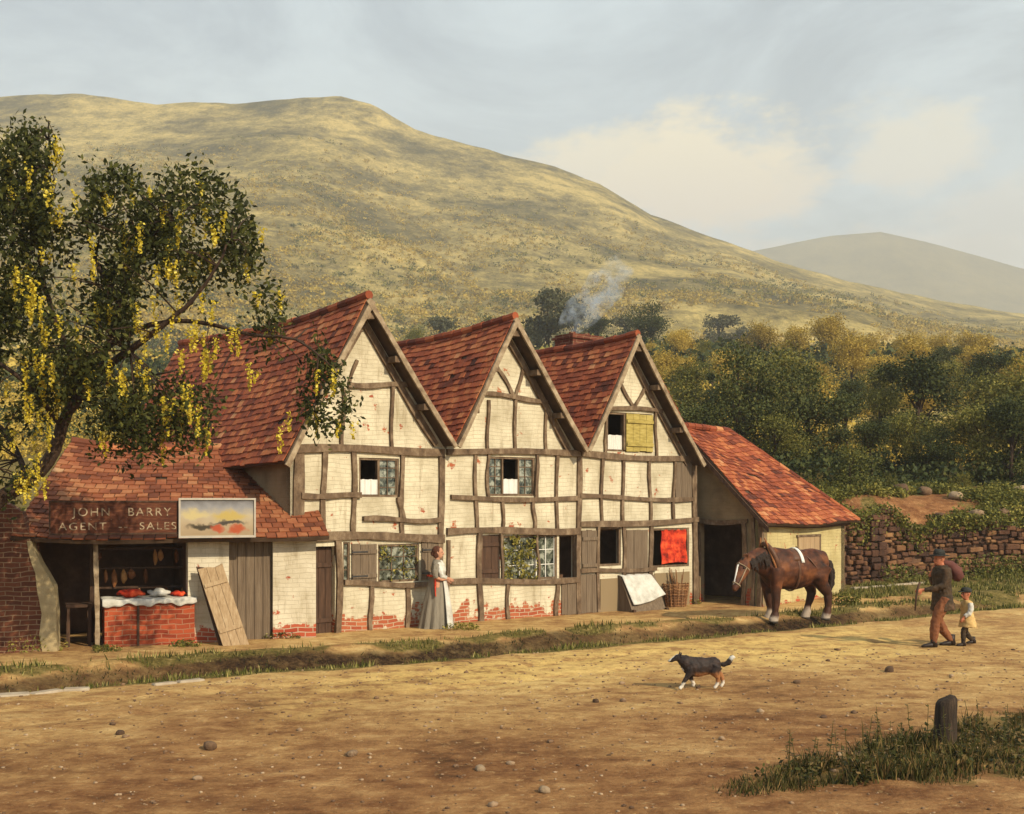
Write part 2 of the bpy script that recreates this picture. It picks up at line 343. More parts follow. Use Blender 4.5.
xs=sorted(set([-x for x in grow(9,62,.2,1.12)]+list(np.arange(-8.9,16,.105))+grow(16.05,62,.2,1.12)))
ys=sorted(set([-y for y in grow(-7.5,25,.3,1.25)]+list(np.arange(7.6,36,.10))+grow(36.05,64,.25,1.03)))
reg=lambda X,Y:Y-ditchY(X)
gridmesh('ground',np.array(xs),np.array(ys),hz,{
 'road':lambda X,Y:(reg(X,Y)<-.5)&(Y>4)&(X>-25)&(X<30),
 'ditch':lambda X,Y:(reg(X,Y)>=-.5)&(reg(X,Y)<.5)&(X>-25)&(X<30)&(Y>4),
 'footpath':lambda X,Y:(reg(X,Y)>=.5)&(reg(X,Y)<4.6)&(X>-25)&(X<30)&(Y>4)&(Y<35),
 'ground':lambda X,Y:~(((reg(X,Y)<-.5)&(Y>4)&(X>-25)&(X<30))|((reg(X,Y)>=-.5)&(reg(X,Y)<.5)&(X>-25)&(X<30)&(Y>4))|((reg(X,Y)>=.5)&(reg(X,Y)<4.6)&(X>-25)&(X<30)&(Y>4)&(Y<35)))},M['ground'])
# hill
def hillmat(name,stops,sc=1.0):
    m,nt,b,o=newmat(name); g=N(nt); P=g.obj()
    a=g.noise(g.map(P,(.013*sc,.011*sc,.02*sc)),1.0,6,.6,.3); c=g.noise(g.map(P,(.09*sc,.05*sc,.09*sc)),1.0,6,.72); d=g.noise(g.map(P,(.5*sc,.22*sc,.5*sc)),1.0,5,.75)
    f=g.math('ADD',g.math('MULTIPLY',a,.44),g.math('ADD',g.math('MULTIPLY',c,.34),g.math('MULTIPLY',d,.22)))
    g.l(g.ramp(f,stops),b.inputs['Base Color']); b.inputs['Roughness'].default_value=1; b.inputs['Specular IOR Level'].default_value=0
    g.bump(f,.8,6,b); return m
M['hill']=hillmat('hill_pasture',[(.41,(.075,.066,.030)),(.47,(.185,.145,.056)),(.52,(.34,.26,.092)),(.58,(.56,.42,.15))])
M['farhill']=hillmat('far_moor',[(.38,(.11,.095,.055)),(.5,(.20,.165,.085)),(.62,(.29,.235,.115))],.5)
gridmesh('hill',np.arange(-760,960,5.5),np.array(grow(63,1150,1.6,1.018)),hillz,None,M['hill'],attrs=False)
gridmesh('far_hill',np.arange(-500,2500,18),np.arange(1200,2700,22),farz,None,M['farhill'],attrs=False)
me=bpy.data.meshes.new('plain'); s_=5000; me.from_pydata([(-s_,-s_,-.6),(s_,-s_,-.6),(s_,s_,-.6),(-s_,s_,-.6)],[],[(0,1,2,3)]); tag(link('plain',me,M['hill']),kind='structure')

# ------------------------------------------------------------------ building helpers
def plane_xz(root,ang,px,py):
    k=(px-512)/F; c,s=math.cos(ang),math.sin(ang)
    u=(root[1]*k-root[0])/(c-k*s); Y=root[1]+u*s; return u,CH+(HY-py)/F*Y
def wall(name,parent,x0,x1,z0,top,openings,th,mat,loc=(0,0,0),rz=0,step=.25):
    """upright wall in its own plane: x along, z up, outer face at y=0; real openings with reveals"""
    B=MB(); brk=set([x0,x1])
    for a in openings: brk|={a[0],a[2]}
    n=int((x1-x0)/step)+1
    for i in range(n+1): brk.add(x0+(x1-x0)*i/n)
    if hasattr(top,'peaks'):
        for p in top.peaks: brk.add(p)
    bx=sorted(b_ for b_ in brk if x0-1e-6<=b_<=x1+1e-6); bb=[bx[0]]
    for q in bx[1:]:
        if q-bb[-1]>1e-4: bb.append(q)
    tf=top if callable(top) else (lambda x:top)
    for a,c in zip(bb,bb[1:]):
        mid=(a+c)/2; segs=[(z0,None)]; ops=sorted([o_ for o_ in openings if o_[0]<mid<o_[2]],key=lambda o_:o_[1])
        lo=z0; parts=[]
        for o_ in ops: parts.append((lo,o_[1])); lo=o_[3]
        for (l,h) in parts+[(lo,'top')]:
            ha,hc=(tf(a+1e-5),tf(c-1e-5)) if h=='top' else (h,h)
            if ha<=l and hc<=l: continue
            for y,fl in ((0,False),(th,True)):
                vs=[(a,y,l),(c,y,l),(c,y,hc),(a,y,ha)]
                B.add(vs if not fl else vs[::-1],[(0,1,2,3)])
        B.add([(a,0,tf(a+1e-5)),(c,0,tf(c-1e-5)),(c,th,tf(c-1e-5)),(a,th,tf(a+1e-5))],[(0,1,2,3)])
    for e in (x0,x1): B.add([(e,0,z0),(e,th,z0),(e,th,tf(e)),(e,0,tf(e))],[(0,1,2,3)])
    for a,l,c,h in openings:
        B.add([(a,0,l),(c,0,l),(c,th,l),(a,th,l)],[(0,1,2,3)]); B.add([(a,0,h),(c,0,h),(c,th,h),(a,th,h)],[(0,1,2,3)])
        B.add([(a,0,l),(a,0,h),(a,th,h),(a,th,l)],[(0,1,2,3)]); B.add([(c,0,l),(c,0,h),(c,th,h),(c,th,l)],[(0,1,2,3)])
    return B.build(name,mat,parent,loc=loc,rz=rz,uvxz=True)
barcount=[0]
def bar(name,parent,p0,p1,w,mat,y0=-.05,y1=.03,seg=7,wob=.012,loc=None,rz=None,sq=False):
    """hewn timber lying on a wall face, p=(x,z)"""
    barcount[0]+=1; y0=y0-(barcount[0]%9)*.0013
    a=Vector((p0[0],0,p0[1])); c=Vector((p1[0],0,p1[1])); d=(c-a).normalized(); n=Vector((-d.z,0,d.x))
    B=MB(); ph=random.uniform(0,9); amp=wob*random.uniform(.6,1.6)
    for i in range(seg+1):
        t=i/seg; p=a.lerp(c,t)+n*amp*math.sin(ph+t*5)*2; ww=w*.39*(1+random.uniform(-.16,.16))
        yo=y0+random.uniform(-.004,.004)
        B.v+=[tuple(p-n*ww+Vector((0,yo,0))),tuple(p+n*ww+Vector((0,yo,0))),tuple(p+n*ww+Vector((0,y1,0))),tuple(p-n*ww+Vector((0,y1,0)))]
    for i in range(seg):
        for q in range(4): B.face((i*4+q,i*4+(q+1)%4,(i+1)*4+(q+1)%4,(i+1)*4+q),random.random())
    B.face((3,2,1,0)); e=seg*4; B.face((e,e+1,e+2,e+3))
    return B.build(name,mat,parent,loc=loc,rz=rz)
def tiles(name,parent,P00,P10,P01,P11,mat,course=.155,tw=.19,th=.022,sag=.06,deck=True,seed=1,ragged=.02):
    """overlapping clay tiles in courses over a boarded deck, one mesh; P=(x,y,z) eave-left, eave-right, ridge-left, ridge-right"""
    rd=random.Random(seed)
    P00,P10,P01,P11=[Vector(p) for p in (P00,P10,P01,P11)]
    nrm=((P10-P00).cross(P01-P00)).normalized()
    if nrm.z<0: nrm=-nrm
    L=((P01-P00).length+(P11-P10).length)/2; nr=int(L/course)
    def S(s,t):
        p=P00.lerp(P10,s).lerp(P01.lerp(P11,s),t)
        w=sag*math.sin(math.pi*min(max(s,0),1))*(.4+.6*t)+.022*math.sin(s*9+seed)+.016*math.sin(t*7+s*5+seed*2)
        return p-nrm*0-Vector((0,0,w))
    B=MB()
    for r in range(nr):
        t0=r/nr; t1=min((r+1.55)/nr,1.0); ln=(S(0,t0)-S(1,t0)).length; n=max(1,int(ln/tw)); off=.5/n if r%2 else 0
        rowt=rd.uniform(-.12,.12)
        for i in range(n+(1 if r%2 else 0)):
            s0=max(0,i/n-off); s1=min(1,(i+1)/n-off)
            if s1-s0<.15/n or rd.random()<.006: continue
            lift=th+rd.uniform(0,.016); dj=rd.uniform(-ragged,ragged)/L; g_=.04/n
            a=S(s0+g_,t0+dj)+nrm*(lift+th*.3); b_=S(s1-g_,t0+dj+rd.uniform(-.006,.006)/L)+nrm*(lift+th*.3+rd.uniform(-.004,.006))
            c=S(s1-g_,t1)+nrm*.008; d=S(s0+g_,t1)+nrm*.008
            tn=min(1,max(0,rd.gauss(.5,.22)+rowt)); e=nrm*(th)
            B.add([a,b_,c,d,a-e,b_-e],[(0,1,2,3),(4,5,1,0)],tn); B.add([a,d,a-e],[(0,1,2)],tn); B.add([b_,b_-e,c],[(0,1,2)],tn)
    ob=B.build(name,mat,parent)
    if deck:
        D=MB(); K=10
        for i in range(K):
            s0,s1=i/K,(i+1)/K
            for j in range(4):
                t0,t1=j/4,(j+1)/4; q=[S(s0,t0),S(s1,t0),S(s1,t1),S(s0,t1)]
                D.add(q,[(0,1,2,3)]); D.add([v-nrm*.07 for v in q],[(3,2,1,0)])
        for (a,c) in (((0,0),(1,0)),((0,0),(0,1)),((1,0),(1,1)),((0,1),(1,1))):
            p,q=S(*a),S(*c); K2=10
            for i in range(K2):
                p0=S(a[0]+(c[0]-a[0])*i/K2,a[1]+(c[1]-a[1])*i/K2); p1=S(a[0]+(c[0]-a[0])*(i+1)/K2,a[1]+(c[1]-a[1])*(i+1)/K2)
                D.add([p0,p1,p1-nrm*.07,p0-nrm*.07],[(0,1,2,3)])
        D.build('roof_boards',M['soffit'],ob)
    return ob,S
def ridge(parent,pts,mat,r=.085,name='ridge_tiles',seed=3):
    rd=random.Random(seed); B=MB()
    for a,c in zip(pts,pts[1:]):
        a=Vector(a);c=Vector(c); n=max(1,int((c-a).length/.32))
        for i in range(n):
            p=a.lerp(c,i/n);q=a.lerp(c,(i+.97)/n); j=rd.uniform(-.008,.012)
            B.tube([p+Vector((0,0,j)),q+Vector((0,0,j))],[r*1.05,r*.95],n=8,t=min(1,max(0,rd.gauss(.38,.2))))
    return B.build(name,mat,parent)
def window(parent,x0,z0,x1,z1,glassed,ny=.02,name='window',grid=(2,3),frame=M['timber'],pane=True,bars=M['timber'],fw=.045):
    """frame in an opening; glassed=list of (xa,xb) glazed spans"""
    B=MB()
    B.box(x0,x0+fw,ny,ny+.07,z0,z1); B.box(x1-fw,x1,ny,ny+.07,z0,z1); B.box(x0+fw,x1-fw,ny+.001,ny+.069,z0,z0+fw); B.box(x0+fw,x1-fw,ny+.001,ny+.069,z1-fw,z1)
    w=B.build('window_frame' if name!='window' else 'window',frame,parent)
    for (a,c) in glassed:
        P_=MB(); P_.box(a,c,ny+.04,ny+.046,z0+fw,z1-fw); P_.build('pane',M['glass'],w)
        G=MB()
        for i in range(grid[0]+1):
            x=a+(c-a)*i/grid[0]; G.box(x-.009,x+.009,ny+.02,ny+.038,z0+fw,z1-fw)
        for j in range(1,grid[1]):
            z=z0+(z1-z0)*j/grid[1]; G.box(a,c,ny+.024,ny+.036,z-.008,z+.008)
        G.build('glazing_bars',bars,w)
    return w
def planks(name,parent,x0,x1,z0,z1,y,th,mat,n=4,seed=0,ledges=True,hinge=False):
    rd=random.Random(seed); B=MB(); w=(x1-x0)/n
    for i in range(n):
        B.box(x0+i*w+.004,x0+(i+1)*w-.004,y+rd.uniform(-.004,.004),y+th,z0+rd.uniform(-.01,.01),z1+rd.uniform(-.01,.01),rd.random())
    if ledges:
        for z in (z0+(z1-z0)*.18,z0+(z1-z0)*.8): B.box(x0+.01,x1-.01,y-.028,y-.005,z-.04,z+.04,rd.random())
    o=B.build(name,mat,parent)
    if hinge:
        H=MB()
        for z in (z0+(z1-z0)*.18,z0+(z1-z0)*.8): H.box(x0-.02,x0+(x1-x0)*.6,y-.036,y-.029,z-.015,z+.015)
        H.build('hinge',M['iron'],o)
    return o

# ------------------------------------------------------------------ the three-gabled house
AH=R(39.5); A=(-4.12,22.3)
house=empty('timber_framed_house',(A[0],A[1],0),AH,'long limewashed timber framed house with three steep red tiled gables','house')
def U(px,py=500): return plane_xz(A,AH,px,py)[0]
def UZ(px,py): return plane_xz(A,AH,px,py)
def rect(x0,y0,x1,y1):
    a=U(x0);c=U(x1); zt=plane_xz(A,AH,(x0+x1)/2,y0)[1]; zb=plane_xz(A,AH,(x0+x1)/2,y1)[1]; return (a,zb,c,zt)
apex=[(1.50,6.46),(5.14,6.44),(8.80,6.42)]; feet=[(-.10,3.62),(3.58,3.74),(7.22,3.74),(11.0,3.60)]
class Top:
    peaks=[a[0] for a in apex]+[3.58,7.22]
    def __call__(s,x): 
        k=0 if x<3.58 else (1 if x<7.22 else 2); (l,r)=(feet[k],feet[k+1]); a=apex[k]
        z=(l[1]+(a[1]-l[1])*(x-l[0])/(a[0]-l[0])) if x<a[0] else (a[1]+(r[1]-a[1])*(x-a[0])/(r[0]-a[0])); return z-.10
rects=dict(g1u=rect(359,458,399,497),g1l=rect(378,544,419,582),g1s=rect(343,542,350,584),dl=(.52,0.02,U(335),1.72),
 g2u=rect(488,457,535,496),g2l=rect(503,535,557,580),g2d=rect(559,535,576,579),g2s=rect(476,535,500,580),g3a=rect(607,413,652,452),g3l=rect(599,527,621,566),g3r=rect(652,528,689,567))
ops=list(rects.values())
wall('wall',house,0,11.2,-.3,Top(),ops,.16,M['lime'])
# side, back and far walls
wall('wall',house,0,8,-.3,3.6,[],.16,M['daub'],loc=(0,8,0),rz=R(-90))
wall('wall',house,0,11.2,-.3,Top(),[],.16,M['daub'],loc=(0,8.0,0))
wall('wall',house,0,8,-.3,3.6,[],.16,M['daub'],loc=(11.2,0,0),rz=R(90))
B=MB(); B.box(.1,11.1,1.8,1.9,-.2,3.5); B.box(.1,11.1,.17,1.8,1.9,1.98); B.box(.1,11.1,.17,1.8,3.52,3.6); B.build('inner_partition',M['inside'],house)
OV=-.36
for k in range(3):
    (ax,az)=apex[k]; (lx,lz)=feet[k]; (rx,rz_)=feet[k+1]; sg=.16
    if k==0: lx-=.22; lz-=.34
    if k==2: rx+=.08; rz_-=.12
    lo_l=(lx,OV,lz); 
    o1,S1=tiles('roof',house,(lx,OV,lz),(lx,8.2,lz),(ax,OV,az),(ax,8.2,az),M['tile'],seed=11+k,sag=sg)
    o2,S2=tiles('roof',house,(rx,OV,rz_),(rx,8.2,rz_),(ax,OV,az),(ax,8.2,az),M['tile'],seed=21+k,sag=sg)
    ridge(o1,[S1(i/8,1)+Vector((0,0,.03)) for i in range(9)],M['tile'],seed=k)
    # bargeboards either side of the gable
    for (fx,fz) in ((lx,lz),(rx,rz_)):
        d=Vector((ax-fx,0,az-fz)).normalized(); n=Vector((-d.z,0,d.x)); n=n if n.z<0 else -n
        p=Vector((fx,0,fz))+n*.06-d*.03; q=Vector((ax,0,az))+n*.06
        bar('bargeboard',house,(p.x,p.z),(q.x,q.z),.13,M['barge'],y0=OV-.045,y1=OV-.005,wob=.008,seg=9)
    # purlin ends and rafters under the verge
    for t in (.35,.68,.97):
        for (fx,fz) in ((lx,lz),(rx,rz_)):
            x=fx+(ax-fx)*t; z=fz+(az-fz)*t-.24; B=MB(); B.box(x-.06,x+.06,OV+.01,.02,z-.06,z+.06); B.build('purlin_end',M['timber'],house)
    for (fx,fz,sg_) in ((lx,lz,1),(rx,rz_,-1)):
        d=Vector((ax-fx,0,az-fz)).normalized(); n=Vector((-d.z,0,d.x)); n=n if n.z<0 else -n
        p=Vector((fx,0,fz))+n*.22+d*.15; q=Vector((ax,0,az))+n*.22-d*.1
        bar('gable_rafter',house,(p.x,p.z),(q.x,q.z),.17,M['timber'],y0=-.06,y1=.02)
T=M['timber']
def post(px,y0,y1,w=.13,px2=None,n='timber_post',**k): bar(n,house,UZ(px,y0),UZ(px2 if px2 else px,y1),w,T,**k)
def rail(x0,y0,x1,y1,w=.14,**k): bar('timber_rail',house,UZ(x0,y0),UZ(x1,y1),w,T,y0=-.066,**k)
def brace(x0,y0,x1,y1,w=.10): bar('timber_brace',house,UZ(x0,y0),UZ(x1,y1),w,T,y0=-.042,wob=.006)
# tie beams, rails, bressumers, sills
rail(290,449,443,451,.19); rail(446,451,579,453,.17); rail(580,454,698,460,.17)
rail(300,495,360,496,.13); rail(362,520,440,519,.12); rail(398,497,402,519,.10)
rail(450,498,578,499,.13); rail(579,497,693,499,.13)
rail(300,537,443,537,.20); rail(446,532,579,530,.17); rail(579,525,697,520,.17)
rail(343,584,440,583,.13); rail(450,583,578,579,.14)
rail(579,572,655,568,.11)
# main posts
post(298,452,640,.26); post(440,455,632,.18); post(578,455,617,.17); post(694,462,607,.20)
# gable 1 upper storey
for px,a,c,w in ((323,452,535,.13),(353,452,535,.13),(401,452,535,.12)): post(px,a,c,w)
# gable 1 lower
for px,a,c,w in ((338,540,635,.16),(370,585,636,.11),(407,585,634,.13),(447,540,630,.10)): post(px,a,c,w)
# gable 2
for px,a,c,w in ((475,453,532,.10),(487,453,498,.08),(536,453,498,.10),(556,453,530,.10),(502,500,532,.09),(533,500,530,.10)): post(px,a,c,w)
for px,a,c,w in ((479,533,625,.16),(507,580,624,.11),(556,580,620,.13),(537,534,580,.07),(501,533,580,.07)): post(px,a,c,w)
# gable 3
for px,a,c,w in ((601,456,524,.10),(622,456,524,.10),(649,457,523,.10),(673,458,522,.10)): post(px,a,c,w)
for px,a,c,w in ((597,526,612,.10),(623,526,612,.12),(650,526,608,.15)): post(px,a,c,w)
# gable triangles
rail(347,384,408,386,.12); rail(482,394,546,401,.12); rail(604,407,661,411,.12)
for px,a,c in ((342,388,447),(391,386,449),(487,400,452),(514,400,452),(545,402,453),(605,409,453),(655,411,456)): post(px,a,c,.09)
brace(496,366,513,396); brace(523,367,515,396); brace(618,380,632,407); brace(646,384,634,407); 
brace(356,360,348,384,.08)
# plank infill at the right end of the upper storey and brown boarded ground floor of third bay
a=U(675);c=U(692); planks('plank_panel',house,a,c,2.62,3.5,-.03,.03,M['plank'],3,5,False)
a=U(626);c=U(647); planks('plank_panel',house,a,c,.1,1.9,-.03,.03,M['plank'],3,6,False)
a=U(561);c=U(577); planks('plank_panel',house,a,c,.05,.86,-.03,.03,M['plank'],3,8,False)
a=U(581);c=U(596); planks('shutter',house,a,c,.95,1.92,-.035,.04,M['plank'],3,9,True)
a=U(580);c=U(597); planks('plank_panel',house,a,c,.05,.92,-.028,.03,M['plank'],3,10,False)
B=MB(); B.box(U(600),U(622),-.02,.02,.0,.8); B.build('daub_panel',M['daub'],house)
B=MB(); B.box(U(654),U(689),-.02,.02,.0,.86); B.build('daub_panel',M['daub'],house)
# windows
r=rects['g1u']; mid=(r[0]+r[2])/2
w=window(house,*r,[(mid+.02,r[2]-.05)],grid=(2,4)); B=MB(); B.box(mid-.03,mid+.02,.015,.1,r[1]+.04,r[3]-.04); B.build('mullion',T,w)
def curtain(w,x0,x1,z0,z1,y=.10):
    B=MB(); n=14
    for i in range(n):
        a=x0+(x1-x0)*i/n;c=x0+(x1-x0)*(i+1)/n; f=lambda x:y+.012*math.sin(x*90)
        B.add([(a,f(a),z0),(c,f(c),z0),(c,f(c),z1+.01*math.sin(i)),(a,f(a),z1+.01*math.sin(i-1))],[(0,1,2,3)])
        B.add([(a,f(a)+.006,z0),(c,f(c)+.006,z0),(c,f(c)+.006,z1),(a,f(a)+.006,z1)],[(3,2,1,0)])
    return B.build('curtain',M['curtain'],w,smooth=True)
curtain(w,r[0]+.05,mid-.03,r[1]+.05,r[1]+.34,.03)
r=rects['g2u']; t1=U(503);t2=U(519)
w=window(house,*r,[(r[0]+.045,t1),(t2,r[2]-.045)],grid=(2,4)); curtain(w,t1+.02,t2-.02,r[1]+.05,r[1]+.36,.03)
for x in (t1,t2): B=MB(); B.box(x-.02,x+.02,.015,.1,r[1]+.04,r[3]-.04); B.build('mullion',T,w)
r=rects['g1l']; w=window(house,*r,[(r[0]+.05,r[2]-.05)],grid=(3,3),frame=M['timber'])
a=U(351);c=U(376); planks('shutter',house,a,c,r[1]+.02,r[3]+.02,-.035,.03,M['plank'],3,11,True,True)
a=U(421);c=U(438); planks('shutter',house,a,c,r[1]+.02,r[3]+.02,-.035,.03,M['plank'],3,12,True,True)
r=rects['g1s']; w=window(house,*r,[(r[0]+.03,r[2]-.03)],grid=(1,3),fw=.03)
r=rects['g2l']; t1=U(537); w=window(house,*r,[(r[0]+.05,t1-.02),(t1+.03,r[2]-.05)],grid=(2,3),bars=M['curtain'])
B=MB(); B.box(t1-.03,t1+.03,.005,.1,r[1]+.04,r[3]-.04); B.build('mullion',M['curtain'],w)
r=rects['g2s']; planks('shutter',house,r[0]+.02,r[2]-.02,r[1]+.02,r[3]-.02,.02,.04,M['darkwood'],3,14,True)
r=rects['g2d']; w=window(house,*r,[],fw=.03)
r=rects['g3l']; w=window(house,*r,[],fw=.05)
r=rects['g3r']; w=window(house,*r,[],fw=.05)
r=rects['g3a']; w=window(house,*r,[],fw=.05); t1=U(625)
planks('shutter',w,t1,r[2]-.01,r[1]+.02,r[3]-.02,-.05,.035,M['yellow'],4,15,True); curtain(w,r[0]+.06,t1-.03,r[1]+.05,r[1]+.38,.05)
B=MB(); B.box(t1-.05,t1,-.01,.1,r[1]+.04,r[3]-.04); B.build('mullion',T,w)
r=rects['dl']; planks('door',house,r[0],r[2],0.0,1.7,.12,.05,M['darkwood'],3,16,True)
# chimney behind third ridge
ch=MB(); ch.box(9.75,10.85,2.9,3.6,4.0,6.88); ch.box(9.70,10.9,2.85,3.65,6.76,6.82); cho=ch.build('chimney',M['chimney'],house,uvxz=True)
for x in (10.05,10.55): 
    B=MB(); B.tube([(x,3.25,6.87),(x,3.25,6.97)],[.1,.085],n=12); B.build('chimney_pot',M['chimney'],cho,uvxz=True)

# ------------------------------------------------------------------ the open-fronted shop
AS=R(22); RS=(-3.62,22.15)
shop=empty('brick_shop',(RS[0],RS[1],0),AS,'low red tiled open fronted shop with whitewashed brick piers','shop')
def V(px,py=550): return plane_xz(RS,AS,px,py)
pr0,pr1=V(273)[0],V(316)[0]; pl0,pl1=V(188)[0],V(229)[0]
wall('pier',shop,pr0,pr1,-.2,2.0,[],.3,M['limewhite']); wall('pier',shop,pl0,pl1,-.2,2.0,[],.3,M['limewhite'])
xl=V(14,530)[0]
wall('wall',shop,0,5.8,-.2,2.0,[],.2,M['brickdark'],loc=(xl+.2,5.8,0),rz=R(-90)); wall('wall',shop,xl+.2,-.2,-.2,2.0,[],.2,M['brickdark'],loc=(0,5.7,0))
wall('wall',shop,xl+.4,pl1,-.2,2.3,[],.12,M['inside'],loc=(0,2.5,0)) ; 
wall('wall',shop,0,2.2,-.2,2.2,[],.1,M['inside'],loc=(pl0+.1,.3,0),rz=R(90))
planks('door',shop,pl1+.01,pr0-.01,.02,1.93,.1,.05,M['plank'],5,21,False)
so,SS=tiles('roof',shop,(xl-.05,-.35,1.97),(.17,-.35,1.94),(xl+1.0,3.0,3.72),(.17,3.0,3.72),M['tile_old'],course=.17,seed=31,sag=.10,ragged=.03)
tiles('roof',shop,(xl-.05,6.1,1.9),(.1,6.1,1.9),(xl+1.0,3.0,3.72),(.1,3.0,3.72),M['tile_old'],course=.17,seed=32,sag=.10)
tiles('roof',shop,(xl-.05,-.35,1.97),(xl-.05,6.1,1.9),(xl+1.0,2.99,3.70),(xl+1.0,3.01,3.70),M['tile_old'],course=.17,seed=33,sag=.04)
ridge(so,[SS(i/8,1)+Vector((0,0,.02)) for i in range(9)],M['tile_old'],r=.085)
rd=random.Random(4); B=MB()
for i in range(26):   # loose broken tiles by the ridge
    s=rd.uniform(.15,.75); p=SS(s,rd.uniform(.93,.99)); 
    B.add([p+Vector((-.1,0,.06)),p+Vector((.1,-.03,.05+rd.uniform(0,.05))),p+Vector((.09,.1,.12)),p+Vector((-.08,.1,.13+rd.uniform(0,.05)))],[(0,1,2,3)],rd.uniform(.6,1))
B.build('loose_tiles',M['tile'],so)
# beam over the opening, post
bar('beam',shop,(xl+.1,1.93),(pr1,1.93),.16,M['soffit'],y0=-.06,y1=.1)
x=V(97)[0]; bar('post',shop,(x,0),(x-.02,1.95),.10,M['barge'],y0=-.1,y1=-.01,wob=.004)
# things of the shop
x0,x1=V(103)[0],V(195)[0]; cy=-.10
counter=empty('shop_counter',(0,0,0),0,'red brick shop counter below the white cloth','counter')
Ms=Matrix.Translation((RS[0],RS[1],0))@Matrix.Rotation(AS,4,'Z')
def put(o,x,y,z=0,rz=0):
    p=Ms@Vector((x,y,z)); o.location=p; o.rotation_euler=(0,0,AS+rz); return o
put(counter,(x0+x1)/2,cy)
hw=(x1-x0)/2; zt=.86
B=MB(); B.box(-hw+.02,hw-.02,0,.75,-.15,zt-.06); B.build('base',M['brickred'],counter,uvxz=True)
B=MB(); B.box(-hw,hw,-.03,.8,zt-.06,zt); B.build('top_board',M['darkwood'],counter)
B=MB(); B.box(-.22,-.18,-.03,.02,0,.8); B.build('batten',M['darkwood'],counter)
# cloth on the counter
def clothgrid(nx,ny,f):
    B=MB()
    for j in range(ny+1):
        for i in range(nx+1): B.v.append(f(i/nx,j/ny))
    for j in range(ny):
        for i in range(nx): a=j*(nx+1)+i; B.face((a,a+1,a+nx+2,a+nx+1))
    return B
def cf(s,t):
    x=-hw-.02+(2*hw+.04)*s; y=-.07+.8*t; z=zt+.02+.012*math.sin(s*23)*math.sin(t*9)
    if t<.14: z=zt+.015-(.14-t)/.14*(.10+.025*math.sin(s*17)+.015*math.sin(s*41)); y=-.06+.1*t
    return (x,y,z)
B=clothgrid(60,22,cf); cl=B.build('counter_cloth',M['cloth'],smooth=True); put(cl,(x0+x1)/2,cy)
tag(cl,'white cloth hanging over the front edge of the red brick counter','cloth')
sm=cl.modifiers.new('t','SOLIDIFY'); sm.thickness=.008
def bundle(px,col,label,nm,w=.2,h=.13,cat='bundle',seed=0):
    rd=random.Random(seed); x=V(px)[0]; B=MB(); n=9
    pts=[(-w+2*w*i/n,0,h*.45+.02*rd.uniform(-1,1)) for i in range(n+1)]
    B.tube(pts,[(max(.03,.16*math.sin(math.pi*(i+.6)/(n+1.2))*rd.uniform(.8,1.1)),max(.02,h*.5*math.sin(math.pi*(i+.6)/(n+1.2)))) for i in range(n+1)],n=12)
    o=B.build(nm,M[col],smooth=True); put(o,x,cy+.3,zt+.03,rd.uniform(-.2,.2)); return tag(o,label,cat)
bundle(132,'redcloth','folded red cloth heaped at the left end of the counter','folded_cloth',.24,.16,'cloth',1)
bundle(160,'cloth','crumpled white cloth lying at the middle of the shop counter','crumpled_cloth',.2,.15,'cloth',2)
bundle(180,'redcloth','small red bundle at the right end of the counter, by the leaning planks','red_bundle',.15,.10,'bundle',3)
# lower side bench left of the post
B=MB(); bx0,bx1=V(66)[0],V(93)[0]; hw2=(bx1-bx0)/2
B.box(-hw2,hw2,0,.5,.74,.79,.4); B.box(-hw2+.02,-hw2+.07,.02,.07,-.05,.74); B.box(hw2-.07,hw2-.02,.02,.07,-.05,.74); B.box(-hw2+.02,-hw2+.07,.42,.47,-.05,.74); B.box(hw2-.07,hw2-.02,.42,.47,-.05,.74)
bn=B.build('bench',M['darkwood']); put(bn,(bx0+bx1)/2,.15); tag(bn,'dark narrow wooden bench in the shade left of the shop post','bench')
# goods inside: a rack with hanging rusty things
rack=empty('goods_rack',(0,0,0),0,'dark wooden rack of rusty goods hanging deep inside the shop','rack'); put(rack,(x0+x1)/2,.85)
B=MB(); B.box(-.95,-.88,0,.06,-.05,1.8); B.box(.88,.95,0,.06,-.05,1.8)
for z in (1.0,1.35,1.7): B.box(-.88,.88,0,.08,z,z+.04)
B.build('frame',M['darkwood'],rack)
rd=random.Random(8)
for i in range(13):
    B=MB(); x=-.8+1.6*i/12+rd.uniform(-.04,.04); z=rd.choice((1.0,1.35,1.35,1.7)); h=rd.uniform(.16,.34); q=rd.uniform(.03,.075)
    B.tube([(x,-.03,z),(x,-.04,z-h*.3),(x+.01,-.04,z-h*.7),(x,-.04,z-h)],[q*.25,q,q*1.1,q*.3],n=8,t=rd.random()); B.build('hanging_goods',M['clutter'],rack)
